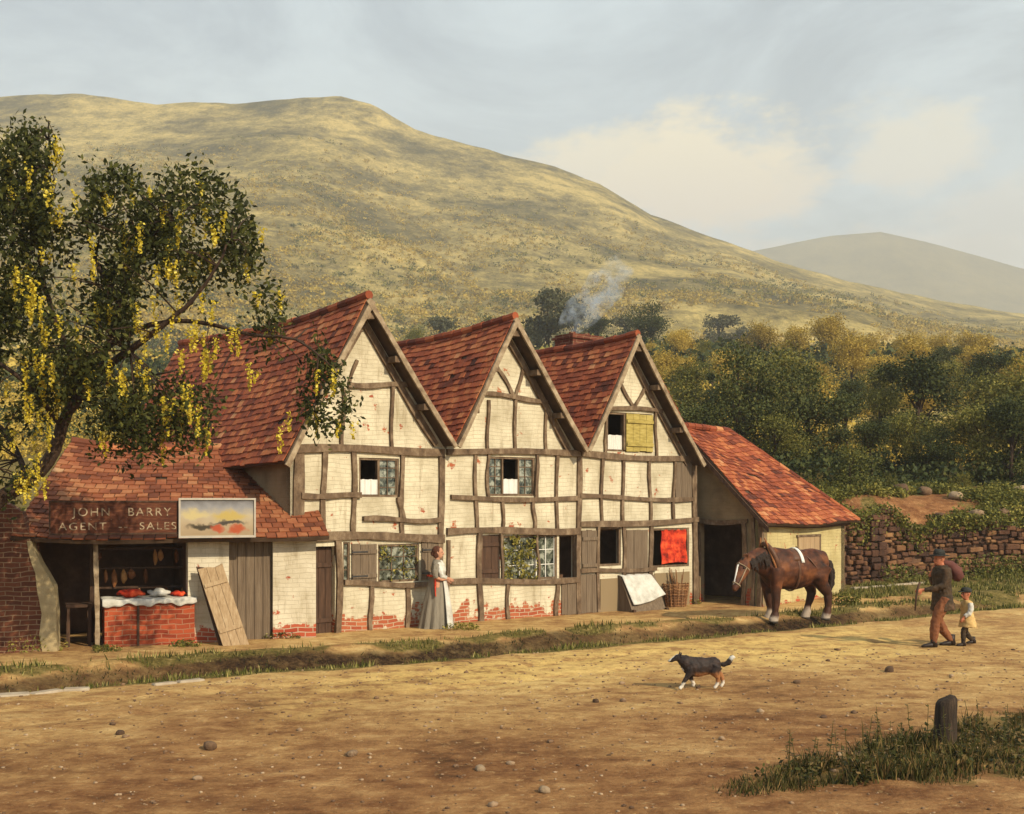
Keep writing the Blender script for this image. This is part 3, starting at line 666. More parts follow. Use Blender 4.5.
# sign board: on brackets against the eave
sx0,sx1=V(50)[0],V(174)[0]; sign=empty('sign_board',(0,0,0),0,'long maroon shop sign with worn cream lettering above the counter','sign'); put(sign,(sx0+sx1)/2,-.46,2.06)
hw=(sx1-sx0)/2; B=MB(); B.box(-hw,hw,0,.04,-.02,.50); B.build('board',M['signboard'],sign)
B=MB(); B.box(-hw-.02,hw+.02,-.012,.03,.50,.53); B.box(-hw-.02,hw+.02,-.012,.03,-.05,-.02); B.box(-hw-.025,-hw,-.01,.05,-.05,.53); B.box(hw,hw+.025,-.01,.05,-.05,.53); B.build('frame',M['darkwood'],sign)
def text(s,x,z,size,parent,sx=1.0):
    cu=bpy.data.curves.new('t','FONT'); cu.body=s; cu.size=size; cu.extrude=.003; cu.space_character=1.25
    ob=bpy.data.objects.new('t',cu); me=bpy.data.meshes.new_from_object(ob); me.name='lettering'; bpy.data.objects.remove(ob)
    me.transform(Matrix.Scale(sx,4,(1,0,0)))
    me.transform(Matrix.Rotation(R(90),4,'X')); o=link('lettering',me,M['lettering'],parent); o.location=(x,-.006,z); return o
text('JOHN   BARRY',-hw*.66,.27,.20,sign,1.02); text('AGENT  --  SALES',-hw*.88,.035,.18,sign,1.12)
text('-   -     -   -     -   -',-hw*.7,.2,.06,sign,1.3)
# picture board
px0,px1=V(177)[0],V(249)[0]; pic=empty('picture_board',(0,0,0),0,'framed painted landscape picture board hung on the shop eave','picture'); put(pic,(px0+px1)/2,-.50,1.98)
hw=(px1-px0)/2; H=.62
m,nt,b,o=newmat('painted_landscape'); g=N(nt); P=g.obj(); nv=g.n('ShaderNodeTexNoise'); nv.inputs['Scale'].default_value=7; nv.inputs['Detail'].default_value=5; g.l(P,nv.inputs['Vector'])
vs=g.n('ShaderNodeVectorMath',operation='SCALE'); vs.inputs['Scale'].default_value=.22; g.l(nv.outputs['Color'],vs.inputs[0]); va=g.n('ShaderNodeVectorMath',operation='ADD'); g.l(P,va.inputs[0]); g.l(vs.outputs[0],va.inputs[1])
sx=g.n('ShaderNodeSeparateXYZ'); g.l(va.outputs[0],sx.inputs[0]); PX,PZ=g.math('SUBTRACT',sx.outputs[0],.11),g.math('SUBTRACT',sx.outputs[2],.11)
def ell(cx,cz,rx,rz,s0=.1,s1=1.5):
    u=g.math('DIVIDE',g.math('SUBTRACT',PX,cx*hw),rx*hw); w_=g.math('DIVIDE',g.math('SUBTRACT',PZ,cz*H),rz*H)
    return g.mrange(g.math('ADD',g.math('MULTIPLY',u,u),g.math('MULTIPLY',w_,w_)),s0,s1,1,0)
c=g.ramp(g.math('DIVIDE',PZ,H),[(0,(.30,.22,.13)),(.3,(.36,.28,.18)),(.55,(.42,.36,.25)),(.8,(.24,.24,.25)),(1,(.15,.145,.15))])
c=g.mix(ell(-.6,.58,.36,.13),c,(.48,.40,.20)); c=g.mix(ell(.33,.54,.5,.14),c,(.42,.32,.10)); c=g.mix(ell(-.4,.25,.45,.09),c,(.05,.04,.025)); c=g.mix(ell(.3,.36,.5,.07),c,(.06,.05,.04)); c=g.mix(ell(.0,.2,.2,.13),c,(.36,.07,.03)); c=g.mix(ell(.55,.17,.28,.13),c,(.36,.075,.03))
g.l(c,b.inputs['Base Color']); b.inputs['Roughness'].default_value=.75
B=MB(); B.box(-hw,hw,0,.03,0,H); B.build('board',m,pic)
B=MB(); B.box(-hw-.03,hw+.03,-.03,.02,-.04,0); B.box(-hw-.03,hw+.03,-.03,.02,H,H+.035); B.box(-hw-.03,-hw,-.028,.02,0,H); B.box(hw,hw+.03,-.028,.02,0,H); B.build('frame',M['pic_frame'],pic)
# leaning planks
def board(name,px,py0,pxt,pyt,w,y,label,mat,seed,lean=.42,th=.045):
    rt=empty(name,(0,0,0),0,label,'plank','planks leaning on the shop pier'); xb=V(px)[0]; xt=V(pxt)[0]; put(rt,xb,y)
    h=1.42; a=Vector((0,0,0)); t=Vector((xt-xb,lean,h)); d=(t-a).normalized(); sx=Vector((1,0,0)); sx=(sx-d*sx.dot(d)).normalized(); n=d.cross(sx)
    B=MB(); rd=random.Random(seed); k=max(1,int(w/.14))
    for i in range(k):
        u0=-w/2+w*i/k+.003; u1=-w/2+w*(i+1)/k-.003; o_=rd.uniform(0,.006)
        vs=[a+sx*u0+n*o_,a+sx*u1+n*o_,a+sx*u1+n*th,a+sx*u0+n*th]; L=(t-a).length
        B.add(vs+[v+d*(L+rd.uniform(-.03,.03)) for v in vs],[(0,1,2,3),(7,6,5,4),(0,4,5,1),(1,5,6,2),(2,6,7,3),(3,7,4,0)],rd.random())
    B.build('boards',mat,rt)
    B=MB(); L=(t-a).length
    for f in (.25,.8):
        c=a+d*L*f-n*.022; vs=[c-sx*(w/2-.02)-d*.035,c+sx*(w/2-.02)-d*.035,c+sx*(w/2-.02)+d*.035,c-sx*(w/2-.02)+d*.035]
        B.add(vs+[v+n*.02 for v in vs],[(3,2,1,0),(4,5,6,7),(0,1,5,4),(1,2,6,5),(2,3,7,6),(3,0,4,7)])
    B.build('cross_batten',mat,rt)
board('leaning_plank',231,643,208,573,.44,-.72,'wide pale boarded panel leaning in front against the shop pier',M['boardwood'],1)
board('leaning_plank',219,647,199,572,.14,-.62,'narrow dark plank leaning left of the wide pale panel',M['darkwood'],2)

# ruined wall at the left edge
AW=R(14); RW=(-7.62,20.1)
rw=empty('ruined_brick_wall',(RW[0],RW[1],0),AW,'dark old brick wall with a broken pale plastered end, at the left edge','wall')
prof=[(0,.0),(-.02,.7),(-.06,1.15),(-.28,1.55),(-.42,1.95),(-.55,2.4),(-.9,2.62),(-1.8,2.55),(-2.6,2.7),(-4,2.6)]
B=MB(); th=.45
for i in range(len(prof)-1):
    (xa,za),(xb,zb)=prof[i],prof[i+1]; K=6
    for y,fl in ((0,0),(th,1)):
        vs=[(xa,y,-.2) if i==0 else (xa,y,za),(xb,y,zb),(-4,y,zb),(-4,y,za if i else -.2)]
        if zb>=za: B.add(vs if fl else vs[::-1],[(0,1,2,3)])
    B.add([(xa,0,za if i else -.2),(xb,0,zb),(xb,th,zb),(xa,th,za if i else -.2)],[(0,1,2,3)])
B.build('wall',M['brickdark'],rw,uvxz=True)
B=MB(); rd=random.Random(3)
pr=[(0,-.1),(-.02,.35),(-.02,.7),(-.06,1.15),(-.18,1.38),(-.28,1.55),(-.36,1.75),(-.42,1.92)]
wd=[.2,.26,.22,.26,.16,.12,.09,.05]
for i in range(len(pr)-1):
    (xa,za),(xb,zb)=pr[i],pr[i+1]
    B.add([(xa+.012,-.02,za),(xb+.012,-.02,zb),(xb-wd[i+1],-.02,zb),(xa-wd[i],-.02,za)],[(0,1,2,3)])
    B.add([(xa+.012,-.02,za),(xb+.012,-.02,zb),(xb+.012,th+.01,zb),(xa+.012,th+.01,za)],[(0,1,2,3)])
    B.add([(xb-wd[i+1],-.02,zb),(xa-wd[i],-.02,za),(xa-wd[i],.0,za),(xb-wd[i+1],.0,zb)],[(0,1,2,3)])
B.build('plaster_edge',M['plasteredge'],rw)

# ------------------------------------------------------------------ right-hand shed
AD=R(48); FD=(5.98,28.6)
shed=empty('tiled_shed',(FD[0],FD[1],0),AD,'low yellow washed shed with a sloping red tiled roof and dark doorway','shed')
Md=Matrix.Translation((FD[0],FD[1],0))@Matrix.Rotation(AD,4,'Z')
wall('wall',shed,0,4.2,-.4,2.14,[],.2,M['limeyellow'])
# end wall: plane from back corner to F; outer face towards the camera (local x of the wall runs forward)
topf=lambda t:min(2.14+(4.4-t)*1.02,4.32) if t>2.2 else 2.14+2.24-(2.2-t)*1.02
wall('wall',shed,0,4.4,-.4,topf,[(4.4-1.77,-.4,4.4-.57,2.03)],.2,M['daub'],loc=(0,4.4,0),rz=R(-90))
wall('wall',shed,0,4.2,-.4,2.1,[],.2,M['daub'],loc=(0,4.4,0)); wall('wall',shed,0,4.4,-.4,2.1,[],.2,M['daub'],loc=(4.2,0,0),rz=R(90))
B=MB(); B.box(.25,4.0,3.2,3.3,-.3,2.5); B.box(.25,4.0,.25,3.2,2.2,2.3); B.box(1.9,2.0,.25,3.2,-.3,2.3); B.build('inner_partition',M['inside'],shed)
for nm,p0,p1,w in (('door_frame',(4.4-1.83,-.2),(4.4-1.83,2.1),.14),('door_frame',(4.4-.50,-.2),(4.4-.50,2.1),.13),('lintel',(4.4-1.95,2.09),(4.4-.4,2.06),.15),('corner_post',(4.4-.06,-.2),(4.4-.06,2.2),.13),('timber_post',(4.4-.25,-.2),(4.4-.25,2.3),.1)):
    bar(nm,shed,p0,p1,w,T,loc=(0,4.4,0),rz=R(-90))
sr,S3=tiles('roof',shed,(-.3,-.3,2.03),(4.5,-.3,2.03),(-.3,2.2,4.45),(2.0,2.2,4.45),M['tile'],seed=41,sag=.07)
tiles('roof',shed,(-.3,4.7,2.03),(4.5,4.7,2.03),(-.3,2.2,4.45),(2.0,2.2,4.45),M['tile'],seed=42,sag=.07)
tiles('roof',shed,(4.5,-.3,2.03),(4.5,4.7,2.03),(2.0,2.19,4.45),(2.0,2.21,4.45),M['tile'],seed=43,sag=.05)
ridge(sr,[(-.3,2.2,4.47),(2.0,2.2,4.42),],M['tile']); ridge(sr,[(2.0,2.2,4.45),(4.48,-.28,2.07)],M['tile'],r=.06)
B=MB(); p,q=Vector((-.34,-.33,1.96)),Vector((-.34,2.2,4.38)); 
B.add([p,q,q+Vector((0,0,-.14)),p+Vector((0,0,-.12)),p+Vector((.04,0,0)),q+Vector((.04,0,0)),q+Vector((.04,0,-.14)),p+Vector((.04,0,-.12))],[(0,1,2,3),(7,6,5,4),(0,4,5,1),(3,2,6,7)]); B.build('bargeboard',M['darkwood'],shed)
bar('eaves_beam',shed,(-.2,1.98),(4.3,1.98),.13,M['darkwood'],y0=-.12,y1=-.01)
planks('shutter',shed,1.65,2.75,1.12,1.68,-.04,.04,M['boardwood'],4,51,False); 
B=MB(); B.box(1.6,2.8,-.06,0.005,1.68,1.73); B.box(2.75,2.8,-.055,.005,1.1,1.68); B.box(1.6,2.75,-.05,.005,1.08,1.115); B.build('shutter_frame',M['timber'],shed)

# red cloth hanging in third bay opening
r=rects['g3r']; Mh=Matrix.Translation((A[0],A[1],0))@Matrix.Rotation(AH,4,'Z')
def puth(o,x,y,z=0,rz=0): o.location=Mh@Vector((x,y,z)); o.rotation_euler=(0,0,AH+rz); return o
w_=r[2]-r[0]; h_=r[3]-r[1]
B=clothgrid(30,20,lambda s,t:(w_*(.26+.70*s)+.02*math.sin(t*9),.03*math.sin(s*26)+.012*math.sin(s*50+t*5)-.03*(1-t),h_*(.06+.9*t)+(.08*math.sin(s*3) if t<.05 else 0)))
rc=B.build('red_cloth',M['redcloth'],smooth=True); puth(rc,r[0],.03,r[1]); tag(rc,'bright red cloth hung across the window opening nearest the doorway','cloth'); sm=rc.modifiers.new('t','SOLIDIFY'); sm.thickness=.008
# trough with a white cloth
TX,TY=gp(641,612); tr=empty('slanted_box',(TX,TY,0),AH+R(-4),'dark slanted wooden bin against the wall, below the white cloth','bin')
B=MB(); hw=.52
vs=[(-hw,-.34,-.05),(hw,-.34,-.05),(hw,.3,-.05),(-hw,.3,-.05),(-hw*1.02,.10,.84),(hw*.98,.10,.84),(hw*.98,.3,.86),(-hw*1.02,.3,.86)]
B.add(vs,[(3,2,1,0),(4,5,6,7),(0,1,5,4),(1,2,6,5),(2,3,7,6),(3,0,4,7)]); B.build('body',M['plank'],tr)
B=MB(); B.box(-hw-.02,-hw+.05,-.37,-.3,-.05,.1); B.box(hw-.05,hw+.02,-.37,-.3,-.05,.1); B.build('foot',M['darkwood'],tr)
def tf(s,t):
    x=-hw-.04+(1.04*hw+.30)*s+(.10+.25*s)*(1-t)*.9; y=.20-.52*(1-t)-.02; z=.90-(1-t)*.82*.80
    if t>.8: y=.14+(t-.8)*.9; z=.865+.01*math.sin(s*20)
    else:
        q=(.8-t)/.8; y=.085-.44*.82*q*(.75+.2*math.sin(s*2+1.5))-.03-.012*math.sin(s*14); z=.865-.86*.80*q*(.75+.2*math.sin(s*2+1.5))
    return (x,y,z)
B=clothgrid(30,26,tf); cw=B.build('white_cloth',M['cloth'],smooth=True); cw.location=(TX,TY,0); cw.rotation_euler=(0,0,AH+R(-4)); tag(cw,'white cloth draped over the slanted bin outside the third gable','cloth'); sm=cw.modifiers.new('t','SOLIDIFY'); sm.thickness=.01
# brushwood basket / crate of sticks
BX,BY=gp(676,609); bk=empty('wicker_basket',(BX,BY,0),AH,'tall brown wicker basket of sticks between the slanted bin and doorway','basket')
B=MB(); n=18; rd=random.Random(5)
for i in range(n):
    th=2*math.pi*i/n; B.tube([(.24*math.cos(th),.2*math.sin(th),-.03),(.33*math.cos(th),.27*math.sin(th),.62)],.014,n=5,t=rd.random())
for j in range(16):
    z=.02+j*.038; r0=.24+.09*z/.62; pts=[((r0+.012*(-1)**(i+j))*math.cos(2*math.pi*i/n),(r0*.82+.012*(-1)**(i+j))*math.sin(2*math.pi*i/n),z) for i in range(n+1)]
    B.tube(pts,.013,n=5,t=rd.random())
B.build('basket',M['wicker'],bk)
for i in range(16):
    B=MB(); th=rd.uniform(0,6.28); q=rd.uniform(0,.15); B.tube([(q*math.cos(th),q*math.sin(th),.05),(q*1.6*math.cos(th)+.03,q*1.6*math.sin(th),.5),(q*2.2*math.cos(th+.3),q*2*math.sin(th),rd.uniform(.7,1.0))],[.018,.014,.008],n=5,t=rd.random()); B.build('stick',M['wicker'],bk)
# ------------------------------------------------------------------ living things
def body(name,B,mat,parent,vox,smooth=3):
    o=B.build(name,mat,parent,smooth=True)
    m=o.modifiers.new('r','REMESH'); m.mode='VOXEL'; m.voxel_size=vox; m.use_smooth_shade=True
    s=o.modifiers.new('s','SMOOTH'); s.factor=.5; s.iterations=smooth
    fold={'blouse':.022,'white_front':.02,'trousers':.03,'jacket':.035,'smock':.03,'sleeves':.02,'sash':.012,'hair':.02,'mane':.03,'tail':.03}.get(name,0)
    if name=='body' and parent.name.startswith('dog'): fold=.018
    if name=='body' and vox>.02: fold=.022
    if fold:
        tx=bpy.data.textures.new('folds','CLOUDS'); tx.noise_scale=.05 if vox<.02 else .11; tx.noise_depth=2
        d=o.modifiers.new('d','DISPLACE'); d.texture=tx; d.strength=fold; d.mid_level=.5; d.texture_coords='LOCAL'
    return o
def hand(B,w,d,side,s=1.0,curl=.5,palmn=None):
    """palm, four unequal fingers and a thumb; w wrist, d direction, side = across the palm"""
    d=Vector(d).normalized(); sd=Vector(side); sd=(sd-d*sd.dot(d)).normalized(); n=d.cross(sd) if palmn is None else Vector(palmn)
    B.tube([w-d*.02*s,w+d*.03*s,w+d*.085*s],[(.022*s,.016*s),(.036*s,.017*s),(.038*s,.014*s)],n=10,ref=n)
    for i,(o_,L) in enumerate(((-.028,.068),(-.010,.078),(.010,.074),(.027,.058))):
        p=w+d*.075*s+sd*o_*s; p1=p+(d*math.cos(curl*.5)+n*math.sin(curl*.5))*L*.5*s; p2=p1+(d*math.cos(curl*1.6)+n*math.sin(curl*1.6))*L*.3*s; p3=p2+(d*math.cos(curl*2.4)+n*math.sin(curl*2.4))*L*.25*s
        B.tube([p,p1,p2,p3],[.0095*s,.0088*s,.0078*s,.006*s],n=6)
    p=w+d*.02*s-sd*.028*s; B.tube([p,p+(d*.6-sd*.8)*.035*s,p+(d*1.5-sd*.9)*.04*s+n*.012*s,p+(d*2.3-sd*.8)*.04*s+n*.02*s],[.013*s,.0115*s,.010*s,.007*s],n=6)
def head(B,c,s=1.0,fx=Vector((1,0,0)),neck=None):
    """head with face turned along fx; c is the skull centre"""
    fx=fx.normalized(); up=Vector((0,0,1)); sd=up.cross(fx)
    def P(f,l,u): return c+fx*f*s+sd*l*s+up*u*s
    B.tube([P(-.005,0,.115),P(-.008,0,.09),P(-.01,0,.04),P(0,0,-.01),P(.015,0,-.06),P(.03,0,-.10),P(.035,0,-.118)],[(.03*s,.035*s),(.062*s,.075*s),(.077*s,.098*s),(.074*s,.092*s),(.060*s,.070*s),(.042*s,.045*s),(.02*s,.022*s)],n=14,ref=fx)
    B.tube([P(.085,0,.025),P(.112,0,-.02),P(.095,0,-.035)],[.011*s,.016*s,.012*s],n=6)
    B.tube([P(.07,-.03,.035),P(.083,0,.038),P(.07,.03,.035)],[.012*s]*3,n=6)
    B.tube([P(.075,-.02,-.062),P(.088,0,-.062),P(.075,.02,-.062)],[.011*s,.013*s,.011*s],n=6)
    for q in (-1,1): B.tube([P(-.005,q*.076,.02),P(-.012,q*.085,.0),P(-.002,q*.076,-.025)],[.012*s,.014*s,.009*s],n=6)
    return P
def eyes(P,parent,s):
    for q in (-1,1):
        B=MB(); B.ball(P(.078,q*.031,.012),.011*s,8); B.build('eye',M['boot'],parent,smooth=True)
V3=Vector
# --- woman, facing right along the house front
wx,wy=gp(437,631); W=empty('person',(wx,wy,0),R(2),'woman in a long grey skirt, white apron and red sash standing at the house wall','person')
B=MB(); hc=V3((.03,0,1.56)); P=head(B,hc,.98,V3((1,-.15,-.08)))
B.tube([(.0,0,1.36),(.012,0,1.47)],[.052,.048],n=10)
B.tube([(0,0,.86),(0,0,.98),(.0,0,1.10),(.015,0,1.24),(0,0,1.34),(0,0,1.39)],[(.16,.12),(.155,.115),(.115,.09),(.15,.115),(.16,.085),(.06,.05)],n=14,ref=(1,0,0))
for q in (-1,1):
    B.tube([(0,q*.08,.9),(.01,q*.08,.5),(0,q*.085,.1)],[(.085,.085),(.06,.06),(.04,.04)],n=10)
    B.tube([(-.03,q*.085,.07),(.05,q*.09,.05),(.14,q*.10,.03)],[(.035,.05),(.04,.04),(.03,.022)],n=8)
# arms: both folded to the front at the waist
wr1=V3((.22,-.08,1.05)); wr2=V3((.20,.10,1.0))
B.tube([(-.01,-.165,1.33),(-.03,-.205,1.18),(-.02,-.20,1.07),(.10,-.16,1.03),wr1],[.048,.045,.038,.034,.024],n=9)
B.tube([(-.01,.165,1.33),(-.02,.205,1.18),(-.01,.20,1.06),(.10,.17,1.02),wr2],[.048,.045,.038,.034,.024],n=9)
hand(B,wr1,(1,.5,-.5),(0,0,1),.95,.6); hand(B,wr2,(1,-.5,-.5),(0,0,1),.95,.6)
wb=body('body',B,M['skin'],W,.009,2); eyes(P,wb,.98)
B=MB(); B.ball(hc+V3((-.03,0,.03)),(.105,.088,.105),14); B.ball(hc+V3((-.11,0,-.02)),(.05,.05,.055),10); B.ball(hc+V3((-.04,0,-.05)),(.075,.082,.07),12); body('hair',B,M['hair'],W,.012,2)
B=MB(); N_=40
def skirt(z0,z1,fr,steps=14,folds=11,amp=.15,ph=0,half=None):
    B=MB(); 
    for j in range(steps+1):
        t=j/steps; z=z1+(z0-z1)*t; rx,ry=fr(t)
        for i in range(N_):
            th=2*math.pi*i/N_; k=1+amp*t*math.sin(th*folds+ph+t)+.4*amp*t*math.sin(th*5+2)
            B.v.append((rx*k*math.cos(th)-.03*t,ry*k*math.sin(th),z))
    for j in range(steps):
        for i in range(N_):
            i2=(i+1)%N_; B.face((j*N_+i,(j+1)*N_+i,(j+1)*N_+i2,j*N_+i2))
    B.face([steps*N_+i for i in range(N_)]); B.face([i for i in range(N_)][::-1]); return B
skirt(.03,1.10,lambda t:(.125+.20*t**.7,.10+.17*t**.7)).build('skirt',M['greycloth'],W,smooth=True)
B=MB(); 
for j in range(15):
    t=j/14; z=1.08-1.02*t; rx,ry=(.125+.20*t**.7+.025,.10+.17*t**.7+.025)
    for i in range(13):
        th=R(-48+ (i/12)*96); k=1+.05*t*math.sin(th*14); B.v.append((rx*k*math.cos(th)-.03*t,ry*k*math.sin(th),z))
for j in range(14):
    for i in range(12): a=j*13+i; B.face((a,a+1,a+14,a+13))
ap=B.build('apron',M['cloth'],W,smooth=True); s=ap.modifiers.new('s','SOLIDIFY'); s.thickness=.012
# blouse: grey back and sleeves, white front
B=MB(); B.tube([(0,0,1.07),(0,0,1.12),(.01,0,1.25),(0,0,1.36),(0,0,1.42)],[(.135,.108),(.132,.104),(.168,.135),(.18,.10),(.075,.068)],n=16,ref=(1,0,0))
B.tube([(-.01,-.17,1.345),(-.03,-.21,1.18),(-.02,-.205,1.06)],[.062,.062,.055],n=10); B.tube([(-.01,.17,1.345),(-.02,.21,1.18),(-.01,.205,1.05)],[.062,.062,.055],n=10)
body('blouse',B,M['greycloth'],W,.012,2)
B=MB(); B.tube([(.055,0,1.40),(.085,0,1.3),(.10,0,1.2),(.075,0,1.08)],[(.07,.045),(.12,.075),(.115,.08),(.08,.06)],n=14,ref=(1,0,0))
for q in (-1,1): B.tube([(.03,q*.13,1.36),(.07,q*.16,1.22),(.10,q*.17,1.09),(.19,q*.10,1.05)],[.055,.055,.05,.035],n=9)
body('white_front',B,M['cloth'],W,.012,2)
B=MB(); B.tube([(.0,-.135,1.10),(-.12,-.10,1.10),(-.165,0,1.10),(-.12,.11,1.1)],[(.05,.02)]*4,n=8,ref=(0,0,1)); B.tube([(-.02,-.145,1.13),(-.03,-.17,1.02),(-.03,-.205,.86),(-.02,-.235,.70)],[(.05,.02),(.055,.02),(.045,.016),(.03,.012)],n=8); body('sash',B,M['redcloth'],W,.012,1)
# --- man walking left, arm out on a stick, sack over his shoulder
mx,my=gp(942,647); MN=empty('person',(mx,my,0),R(186),'man in a dark hat and rust trousers carrying a sack on his shoulder','person')
def legs(B,hip,f1,f2,k1,k2,s=1.0,rt=.088,foot=True):
    for q,f,k in ((1,f1,k1),(-1,f2,k2)):
        f=V3(f);k=V3(k); h=V3((hip[0],q*.09*s,hip[2]))
        B.tube([h+V3((0,0,.03)),h.lerp(k,.5),k,k.lerp(f,.4),f+V3((0,0,.06*s))],[rt*s,.074*s,.055*s,.055*s,.036*s],n=10)
        if foot: B.tube([f+V3((-.05,0,.05))*s,f+V3((.04,0,.045))*s,f+V3((.15,q*.015,.03))*s,f+V3((.20,q*.02,.022))*s],[(.035*s,.045*s),(.04*s,.045*s),(.038*s,.028*s),(.022*s,.016*s)],n=10,ref=(0,0,1))
fA,fB=(.20,.09,.0),(-.22,-.09,.01); kA,kB=(.17,.095,.46),(.02,-.09,.46)
B=MB(); hc=V3((.05,0,1.56)); P=head(B,hc,1.0,V3((1,.1,-.15)))
B.tube([(.0,0,1.38),(.025,0,1.48)],[.06,.056],n=10)
B.tube([(0,0,.88),(0,0,.98),(.0,0,1.15),(.01,0,1.30),(0,0,1.38),(0,0,1.42)],[(.16,.115),(.155,.11),(.15,.11),(.18,.125),(.185,.10),(.06,.05)],n=14,ref=(1,0,0))
legs(B,(0,0,.86),fA,fB,kA,kB,foot=False)
w1=V3((.42,.12,1.02)); w2=V3((-.02,-.20,1.30))
B.tube([(0,.185,1.36),(.02,.23,1.22),(.08,.23,1.10),(.26,.17,1.04),w1],[.055,.052,.044,.038,.026],n=9)
B.tube([(0,-.185,1.36),(-.02,-.25,1.22),(.06,-.27,1.12),(.10,-.25,1.26),(.06,-.19,1.38)],[.055,.052,.044,.036,.026],n=9)
hand(B,w1,(1,0,-.25),(0,0,1),1.05,1.1); hand(B,V3((.06,-.19,1.38)),(-.5,.2,1),(1,0,0),1.05,1.1)
mb=body('body',B,M['ruddy'],MN,.009,2); eyes(P,mb,1.0)
B=MB(); legs(B,(0,0,.86),fA,fB,kA,kB,1.5,.066,False); B.tube([(0,0,.80),(0,0,.95),(0,0,1.02)],[(.17,.13),(.17,.125),(.165,.12)],n=14,ref=(1,0,0)); body('trousers',B,M['rust'],MN,.014,2)
B=MB(); B.tube([(-.02,0,.66),(-.01,0,.78),(0,0,.95),(0,0,1.15),(.01,0,1.30),(0,0,1.40),(0,0,1.45)],[(.26,.20),(.24,.18),(.205,.155),(.195,.15),(.22,.165),(.21,.13),(.09,.08)],n=16,ref=(1,0,0))
B.tube([(0,.19,1.38),(.02,.235,1.22),(.08,.235,1.10),(.26,.17,1.04),(.38,.13,1.025)],[.072,.068,.062,.052,.044],n=10)
B.tube([(0,-.19,1.38),(-.02,-.25,1.22),(.06,-.27,1.12),(.09,-.25,1.24)],[.072,.068,.06,.048],n=10); body('jacket',B,M['olive'],MN,.014,2)
B=MB(); B.tube([hc+V3((0,0,.055)),hc+V3((0,0,.066)),hc+V3((0,0,.075))],[(.15,.17),(.165,.185),(.10,.11)],n=20,ref=(1,0,0)); B.tube([hc+V3((0,0,.06)),hc+V3((0,0,.13)),hc+V3((-.01,0,.165)),hc+V3((-.01,0,.172))],[(.09,.11),(.085,.10),(.07,.08),(.03,.03)],n=18,ref=(1,0,0)); B.build('hat',M['blackhat'],MN,smooth=True)
for f in (fA,fB):
    B=MB(); f=V3(f); B.tube([f+V3((-.06,0,.055)),f+V3((.04,0,.05)),f+V3((.16,0,.034)),f+V3((.215,0,.026))],[(.042,.052),(.046,.05),(.044,.034),(.028,.022)],n=10,ref=(0,0,1)); B.tube([f+V3((-.005,0,.03)),f+V3((-.005,0,.2))],[.055,.06],n=10); B.build('boot',M['boot'],MN,smooth=True)
Mm=Matrix.Translation((mx,my,0))@Matrix.Rotation(R(186),4,'Z')
st=MB(); st.tube([Mm@V3((.46,.115,1.16)),Mm@V3((.50,.115,1.05)),Mm@V3((.53,.12,.90)),Mm@V3((.55,.12,.66))],[.02,.022,.02,.014],n=8,t=.5); o=st.build('walking_stick',M['darkwood'],smooth=True); tag(o,'dark walking stick held in front of him by the man in the hat','stick')
sk=MB(); sk.tube([Mm@V3(p) for p in ((.05,-.20,1.50),(-.08,-.17,1.49),(-.20,-.12,1.44),(-.30,-.10,1.33),(-.34,-.10,1.22),(-.33,-.1,1.15))],[(.03,.03),(.06,.05),(.10,.09),(.14,.12),(.12,.11),(.04,.04)],n=14); o=sk.build('sack',M['sack'],smooth=True); tag(o,'maroon sack slung over the shoulder of the man in the hat','sack')
# --- child
cx_,cy_=gp(967,646); CHD=empty('person',(cx_,cy_,0),R(188),'small child in a black cap and yellow smock walking behind the man','person')
s=.62; fA,fB=(.10,.055,.0),(-.15,-.055,.03); kA,kB=(.10,.06,.27),(-.0,-.055,.26)
B=MB(); hc=V3((.02,0,.93)); P=head(B,hc,.85,V3((1,.1,-.1)))
B.tube([(.0,0,.79),(.01,0,.86)],[.038,.036],n=10)
B.tube([(0,0,.48),(0,0,.58),(.0,0,.68),(0,0,.77),(0,0,.81)],[(.10,.08),(.10,.075),(.11,.08),(.115,.065),(.04,.035)],n=14,ref=(1,0,0))
legs(B,(0,0,.50),fA,fB,kA,kB,.62,foot=False)
w1=V3((.14,.13,.52)); w2=V3((-.12,-.16,.50))
B.tube([(0,.115,.76),(.01,.15,.66),(.05,.15,.58),w1],[.035,.032,.028,.018],n=9); B.tube([(0,-.115,.76),(-.03,-.155,.66),(-.07,-.16,.58),w2],[.035,.032,.028,.018],n=9)
hand(B,w1,(.5,0,-1),(1,0,0),.68,.5); hand(B,w2,(-.2,0,-1),(1,0,0),.68,.5)
cb=body('body',B,M['ruddy'],CHD,.007,2); eyes(P,cb,.85)
B=MB(); B.tube([(-.01,0,.34),(-.01,0,.42),(0,0,.58),(.0,0,.70),(0,0,.78),(0,0,.82)],[(.185,.15),(.17,.135),(.125,.10),(.13,.10),(.13,.08),(.05,.05)],n=16,ref=(1,0,0)); body('smock',B,M['smock'],CHD,.012,2)
B=MB(); B.tube([(0,.12,.775),(.01,.155,.66),(.05,.155,.58),(.12,.135,.54)],[.05,.05,.046,.036],n=10); B.tube([(0,-.12,.775),(-.03,-.16,.66),(-.07,-.165,.58),(-.11,-.162,.53)],[.05,.05,.046,.036],n=10); body('sleeves',B,M['cloth'],CHD,.012,2)
B=MB(); legs(B,(0,0,.50),fA,fB,kA,kB,.84,.062,False); body('trousers',B,M['olive'],CHD,.012,2)
for f in (fA,fB):
    B=MB(); f=V3(f); B.tube([f+V3((-.04,0,.04)),f+V3((.03,0,.035)),f+V3((.10,0,.025)),f+V3((.13,0,.02))],[(.03,.035),(.032,.034),(.03,.025),(.018,.016)],n=10,ref=(0,0,1)); B.tube([f+V3((0,0,.02)),f+V3((0,0,.13))],[.036,.038],n=10); B.build('boot',M['boot'],CHD,smooth=True)
